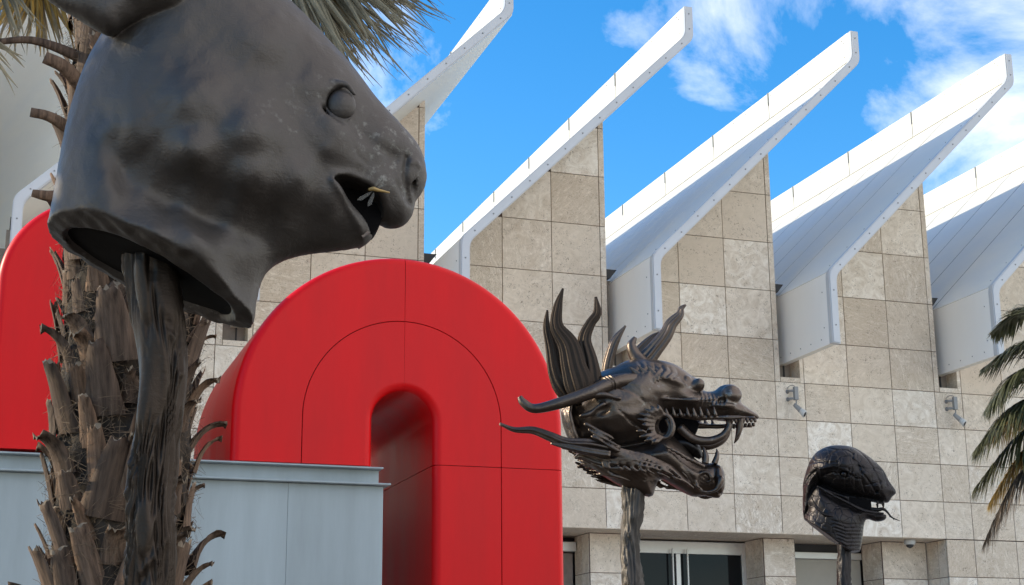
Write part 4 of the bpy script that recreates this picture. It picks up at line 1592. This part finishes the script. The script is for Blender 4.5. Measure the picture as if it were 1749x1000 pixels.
def stube(name, pts, radii, y, mirror=False, **kw):
    for sg in ((1, -1) if mirror else (1,)):
        path = [(PS(p[0], p[1], y)[0], y * sg, PS(p[0], p[1], y)[1]) for p in pts]
        lift(tube(name, path, [r * .00111 for r in radii], 'bronze_black', snake, n=24, seg=10, **kw), PS)


stube('tongue', [(480, 530), (560, 540), (600, 535), (625, 552), (655, 586), (705, 608)], [14, 13, 10, 7, 5, 2], -.01)
stube('tongue_fork', [(640, 578), (660, 590), (668, 605)], [5, 4, 1], -.012)
stube('fang', [(600, 490), (604, 505), (600, 520)], [8, 6, 1], -.06, True)
stube('fang', [(565, 488), (568, 505), (564, 525)], [8, 6, 1], -.065, True)
tx_, tz_ = PS(350, 760)
pole_mesh(tx_, 0, 0, tz_ + PS.O[2] + .06, .043, 14, 'bronze_black', snake, islands=26, nz=170, na=54, amp=.22)


# ================================================================== fan palm behind the big head
PT = Plane(225, 700, 5.6)
palm = empty('fan_palm', (PT.O[0], PT.O[1], 0), 'fan palm with shaggy leaf-base trunk behind the big bronze head', 'tree', rz=PT.rz)
TZ0, TZ1 = 0.0, 4.75


def axis(z):
    """trunk axis, leaning a little to the left as it rises"""
    t = z - 2.6
    return (-.018 - .012 * t - .02 * max(0, t - .4), 0.0)


V, F = [], []
nz, na = 120, 48
for i in range(nz + 1):
    z = TZ0 + (TZ1 - TZ0) * i / nz
    ax, ay = axis(z)
    for k in range(na):
        a = 2 * PI * k / na
        r = .225 + .03 * mnoise.noise(Vector((math.cos(a) * 3, math.sin(a) * 3, z * 7))) + .02 * mnoise.noise(Vector((math.cos(a) * 9, math.sin(a) * 9, z * 22)))
        V.append((ax + r * math.cos(a), ay + r * math.sin(a), z))
for i in range(nz):
    for k in range(na):
        F.append((i * na + k, i * na + (k + 1) % na, (i + 1) * na + (k + 1) % na, (i + 1) * na + k))
mk('trunk', V, F, 'core', palm, True)


def boot_mesh(seed, long=False):
    """old leaf base: wide clasping foot, narrowing to a cut, curling stub. local: +z up, +x outwards"""
    r = random.Random(seed)
    ln = r.uniform(.13, .22)
    w0, w1 = r.uniform(.095, .14), r.uniform(.045, .075)
    curl = r.choice([.1, .15, .2, .3, .5, 1.1])
    if long:
        ln, w0, w1, curl = r.uniform(.13, .20), r.uniform(.065, .10), r.uniform(.018, .035), r.uniform(.8, 1.5)
    ns, nt = 10, 7
    V, F, fm = [], [], []
    for side in (0, 1):
        ang = .12
        x, z = 0.0, 0.0
        for i in range(ns + 1):
            s = i / ns
            if i:
                ang += curl / ns * (2.2 * s ** 1.4)
                x += math.sin(ang) * ln / ns
                z += math.cos(ang) * ln / ns
            w = w0 * (1 - s) ** .8 + w1 * (1 - (1 - s) ** .8)
            th = (.007 * (1 - s * .45)) if side else 0.0
            for j in range(nt):
                t = j / (nt - 1) * 2 - 1
                cup = (1 - t * t) * .012 * (1 - .3 * s)
                e = 1 - .75 * abs(t) ** 3
                nx, nz_ = math.cos(ang), -math.sin(ang)
                jag = (r.uniform(-.012, .012) if i == ns else 0) + (r.uniform(-.003, .003) if 0 < i else 0)
                V.append((x + nx * (cup + th * e), t * w * .5 + r.uniform(-.0015, .0015), z + nz_ * (cup + th * e) + jag))
    q = (ns + 1) * nt
    for i in range(ns):
        for j in range(nt - 1):
            a = i * nt + j
            F.append((a, a + nt, a + nt + 1, a + 1))
            F.append((q + a, q + a + 1, q + a + nt + 1, q + a + nt))
            fm += [0, 0]
        F.append((i * nt, q + i * nt, q + i * nt + nt, i * nt + nt))
        b = i * nt + nt - 1
        F.append((b, b + nt, q + b + nt, q + b))
        fm += [0, 0]
    for j in range(nt - 1):
        a = ns * nt + j
        F.append((a, q + a, q + a + 1, a + 1))
        fm.append(1)
    me = bpy.data.meshes.new('leaf_base')
    me.from_pydata(V, [], F)
    me.materials.append(MT['boot'])
    me.materials.append(MT['cut'])
    me.polygons.foreach_set('material_index', fm)
    me.polygons.foreach_set('use_smooth', [f == 0 for f in fm])
    return me


boots = [boot_mesh(i) for i in range(16)]
curls = [boot_mesh(50 + i, True) for i in range(6)]
NB = 285
rb = random.Random(5)
for i in range(NB):
    z = 1.72 + (4.62 - 1.72) * i / NB
    a = i * 2.39996 + rb.uniform(-.12, .12)
    ax, ay = axis(z)
    o = bpy.data.objects.new('leaf_base', rb.choice(curls) if rb.random() < (.45 if math.cos(a) > .5 else .03) else rb.choice(boots))
    COL.objects.link(o)
    o.parent = palm
    R_ = .222 + rb.uniform(-.01, .02)
    o.location = (ax + R_ * math.cos(a), ay + R_ * math.sin(a), z + rb.uniform(-.02, .02))
    o.rotation_euler = (rb.uniform(-.28, .28), rb.uniform(-.08, .34), a + rb.uniform(-.3, .3))
    s = rb.uniform(.7, 1.3)
    o.scale = (s, s * rb.uniform(.8, 1.1), s)

# loose fibres between the leaf bases
V, F = [], []
for i in range(11000):
    z = rb.uniform(1.75, 4.7)
    a = rb.uniform(0, 2 * PI)
    ax, ay = axis(z)
    r0 = .225 + rb.random() * .05
    p = np.array([ax + r0 * math.cos(a), ay + r0 * math.sin(a), z])
    oo = rb.uniform(-.15, .10)
    d = np.array([math.cos(a) * oo, math.sin(a) * oo, rb.uniform(-.8, .8)])
    tang = np.array([-math.sin(a), math.cos(a), 0]) * rb.uniform(-1, 1)
    d = (d + tang) / np.linalg.norm(d + tang) * rb.uniform(.03, .10)
    bend = np.array([rb.uniform(-1, 1), rb.uniform(-1, 1), rb.uniform(-1, .4)]) * .02
    w = np.array([0, 0, .0013]) if abs(d[2]) < .04 else np.array([-math.sin(a), math.cos(a), 0]) * .0013
    b0 = len(V)
    for t in (0, .5, 1):
        q = p + d * t + bend * t * t
        ww = w * (1 - .6 * t)
        V += [q - ww, q + ww]
    F += [(b0, b0 + 1, b0 + 3, b0 + 2), (b0 + 2, b0 + 3, b0 + 5, b0 + 4)]
tag(mk('trunk_fibre', V, F, 'fibre', palm), kind='stuff')


def fan_leaf(hub, out_dir, up_hint, a0, a1, n, ln, mat, droop=.35, seed=0, base=None, name='fan_leaf', wid=.016, jitter=.12):
    """palmate leaf: n narrow folded blades radiating from hub in the plane (out_dir, up_hint)"""
    r = random.Random(seed)
    o_ = np.array(out_dir, float)
    o_ /= np.linalg.norm(o_)
    u_ = np.array(up_hint, float)
    u_ -= o_ * (u_ @ o_)
    u_ /= np.linalg.norm(u_)
    nn = np.cross(o_, u_)
    V, F = [], []
    for i in range(n):
        a = a0 + (a1 - a0) * (i + r.uniform(-.4, .4)) / n
        d = o_ * math.cos(a) + u_ * math.sin(a) + nn * r.uniform(-jitter, jitter)
        d /= np.linalg.norm(d)
        sd_ = np.cross(d, nn)
        l = ln * r.uniform(.72, 1.08)
        dr = droop * r.uniform(.5, 1.5)
        side = r.uniform(-.18, .18)
        m = 9
        wv_ = wid * r.uniform(.55, 1.55)
        b0 = len(V)
        hubp = np.array(hub) + nn * r.uniform(-.015, .015)
        for j in range(m + 1):
            t = j / m
            p = hubp + d * l * t + np.array([0, 0, -1]) * dr * l * t ** 2.2 + sd_ * side * l * t ** 3
            w = wv_ * (min(1, t * 3.2 + .12)) * (1 - max(0, (t - .45) / .55) ** 1.5) + .0012
            wv = sd_ * w * .5
            V += [p - wv, p + nn * w * .22, p + wv]
        for j in range(m):
            c = b0 + j * 3
            F += [(c, c + 1, c + 4, c + 3), (c + 1, c + 2, c + 5, c + 4)]
    return mk(name, V, F, mat, palm, False)


def stalk(name, pts, radii, mat='boot'):
    return tube(name, pts, radii, mat, palm, n=14, seg=8, flat=.6)


def P3(u, v, y):
    """photo pixel to palm-local coordinates at depth y behind the palm's axis"""
    x, z = PT(u, v, y)
    return np.array([x, y, z + PT.O[2]])


# dry hanging fan at the upper right, seen side-on
hub = P3(455, -150, -.25)
hub2 = P3(450, -130, -.05)
right = np.array([1., 0, 0])
up = np.array([0, 0, 1.])
for hb_, a0, a1, n, ln, sd_, dep in ((hub, -1.2, .05, 80, .74, 1, -.1), (hub2, -1.15, .0, 80, .70, 2, .1), (P3(490, -110, .1), -1.15, -.2, 60, .60, 3, .3),
                                     (P3(430, -160, -.1), -1.0, .1, 60, .80, 4, 0)):
    fan_leaf(hb_, right + np.array([0, dep, 0]), up, a0, a1, n, ln, 'dry', .10, sd_)
stalk('leaf_stalk', [P3(240, -230, 0), P3(350, -200, -.1), hub], [.03, .022, .016])
# dry fans at the upper left
for hb_, a0, a1, n, ln, sd_ in ((P3(-30, -90, -.1), -2.3, -.75, 40, .36, 11), (P3(60, -40, .25), -2.4, -.9, 46, .30, 12), (P3(-60, 40, -.2), -1.6, -.2, 18, .26, 13)):
    fan_leaf(hb_, right, up, a0, a1, n, ln, 'dry', .18, sd_, wid=.013)
fan_leaf(P3(60, -70, .2), right, up, -2.2, -.8, 26, .34, 'yellow', .15, 14, wid=.013)
stalk('leaf_stalk', [P3(190, 130, -.05), P3(140, 100, -.12), P3(60, 70, -.15), P3(-10, 72, -.2)], [.03, .024, .016, .012])
stalk('leaf_stalk', [P3(170, 190, -.1), P3(140, 150, -.2), P3(110, 115, -.26), P3(76, 98, -.28)], [.032, .03, .026, .024])
stalk('leaf_stalk', [P3(165, 260, -.1), P3(125, 225, -.2), P3(85, 200, -.25), P3(52, 192, -.26)], [.028, .026, .02, .018])
stalk('leaf_stalk', [P3(150, 360, -.12), P3(110, 338, -.2), P3(80, 335, -.22), P3(55, 330, -.22)], [.03, .024, .02, .014])
# green crown above the frame
rc = random.Random(21)
ctop = np.array([axis(4.7)[0], 0, 4.75])
for i in range(16):
    a = i * 2.39996
    el = rc.uniform(.05, 1.1)
    d = np.array([math.cos(a) * math.cos(el), math.sin(a) * math.cos(el), math.sin(el)])
    hb_ = ctop + d * rc.uniform(.55, .8) + np.array([0, 0, .15])
    stalk('leaf_stalk', [ctop, ctop + d * .35 + np.array([0, 0, .08]), hb_], [.022, .018, .012], 'green')
    fan_leaf(hb_, d, np.cross(d, [-math.sin(a), math.cos(a), .01]), -1.35, 1.35, 34, .62, 'green', .22, 100 + i, wid=.028)

# ================================================================== feather palm at the right edge
PR = Plane(1872, 640, 12.5)
fp = empty('feather_palm', (PR.O[0], PR.O[1], 0), 'feather palm with arching green and browning fronds at the right edge', 'tree', rz=PR.rz)
CZ = PR.O[2]
V, F = [], []
nz, na = 60, 28
for i in range(nz + 1):
    z = CZ * i / nz
    for k in range(na):
        a = 2 * PI * k / na
        r = .20 + .03 * math.sin(z * 40 + (k % 2) * PI) + (.06 * max(0, z / CZ - .8) * 5)
        V.append((r * math.cos(a), r * math.sin(a), z))
for i in range(nz):
    for k in range(na):
        F.append((i * na + k, i * na + (k + 1) % na, (i + 1) * na + (k + 1) % na, (i + 1) * na + k))
mk('trunk', V, F, 'core', fp, True)


def frond(path, ln_leaf, mat, seed, n=150, hang=.5, mats=None):
    """pinnate frond: midrib through local points, two ranks of narrow leaflets"""
    r = random.Random(seed)
    C = catmull(path, n)
    root = tube('midrib', path, [.022, .016, .010, .004][:len(path)], mat, fp, n=20, seg=6)
    V, F = [], []
    for i in range(3, n):
        s = i / (n - 1)
        t = C[min(i + 1, n - 1)] - C[i - 1]
        t /= np.linalg.norm(t)
        side = np.cross(t, [0, 0, 1.])
        side /= np.linalg.norm(side) + 1e-9
        upv = np.cross(side, t)
        for sg in (-1, 1):
            l = 1.35 * ln_leaf * (math.sin(PI * min(1, .12 + s * .86)) ** .6) * r.uniform(.8, 1.1)
            d = t * .75 + side * sg * .75 + upv * r.uniform(.0, .35)
            d /= np.linalg.norm(d)
            b0 = len(V)
            w0 = np.cross(d, upv)
            w0 /= np.linalg.norm(w0)
            for j in range(5):
                q = j / 4
                p = C[i] + d * l * q + np.array([0, 0, -1]) * hang * l * q ** 1.8 * r.uniform(.85, 1.15)
                w = .0125 * (1 - q ** 2) + .001
                V += [p - w0 * w, p + w0 * w]
            for j in range(4):
                F.append((b0 + 2 * j, b0 + 2 * j + 1, b0 + 2 * j + 3, b0 + 2 * j + 2))
    o = mk('frond', V, F, mat, fp)
    root.parent = o
    return o


def PRp(u, v, y):
    x, z = PR(u, v, y)
    return np.array([x, y, z + CZ])


hub_r = np.array([0, 0, CZ])
for i, (pts, ll, mat, hang) in enumerate([
        ([(1872, 640, 0), (1806, 588, -.1), (1746, 588, -.15), (1681, 628, -.2)], .24, 'green', .6),
        ([(1872, 640, 0), (1796, 628, -.1), (1736, 638, -.2), (1684, 700, -.3)], .26, 'green', .75),
        ([(1872, 645, 0), (1796, 668, -.1), (1726, 698, -.25), (1666, 768, -.3)], .27, 'green', .8),
        ([(1872, 650, 0), (1796, 708, 0), (1736, 748, -.15), (1666, 833, -.2)], .27, 'green', .8),
        ([(1872, 650, 0), (1801, 728, .1), (1746, 773, .1), (1691, 858, .1)], .22, 'yellow', .9),
        ([(1872, 655, 0), (1806, 748, -.1), (1736, 818, -.2), (1681, 928, -.2)], .20, 'brownleaf', 1.0),
        ([(1872, 640, 0), (1806, 558, .1), (1756, 528, .2), (1696, 568, .3)], .24, 'green', .6),
        ([(1872, 640, 0), (1816, 678, .2), (1756, 688, .3), (1686, 748, .35)], .22, 'yellow', .9)]):
    frond([PRp(*p) for p in pts], ll, mat, 40 + i, hang=hang)
for i in range(14):
    a = i * 2.39996
    d = np.array([math.cos(a), math.sin(a), 0])
    if d[0] < -.35:
        continue
    q = [hub_r, hub_r + d * .35 + np.array([0, 0, .35]), hub_r + d * .8 + np.array([0, 0, .40]), hub_r + d * 1.25 + np.array([0, 0, random.uniform(-.4, .25)])]
    frond(q, .25, 'green', 70 + i, n=44)

# ================================================================== unseen fan palm, added left of the frame to shade the head
np_ = empty('fan_palm', (-18.1, -20.3, 0), 'unseen second fan palm added left of the big bronze head to shade it', 'tree')
save_palm = palm
palm = np_
V, F = [], []
nz, na = 60, 24
for i in range(nz + 1):
    z = 5.0 * i / nz
    for k in range(na):
        a = 2 * PI * k / na
        r = .25 + .04 * mnoise.noise(Vector((math.cos(a) * 4, math.sin(a) * 4, z * 9)))
        V.append((r * math.cos(a), r * math.sin(a), z))
for i in range(nz):
    for k in range(na):
        F.append((i * na + k, i * na + (k + 1) % na, (i + 1) * na + (k + 1) % na, (i + 1) * na + k))
mk('trunk', V, F, 'core', np_, True)
ctop = np.array([0, 0, 4.9])
for i in range(26):
    a = i * 2.39996
    el = rc.uniform(-.9, 1.0)
    d = np.array([math.cos(a) * math.cos(el), math.sin(a) * math.cos(el), math.sin(el)])
    hb_ = ctop + d * rc.uniform(.5, .8)
    stalk('leaf_stalk', [ctop, ctop + d * .35 + np.array([0, 0, .05]), hb_], [.022, .018, .012], 'green')
    fan_leaf(hb_, d, np.cross(d, [-math.sin(a), math.cos(a), .01]), -1.4, 1.4, 36, .66, 'green' if el > -.2 else 'dry', .25, 200 + i, wid=.034)
palm = save_palm
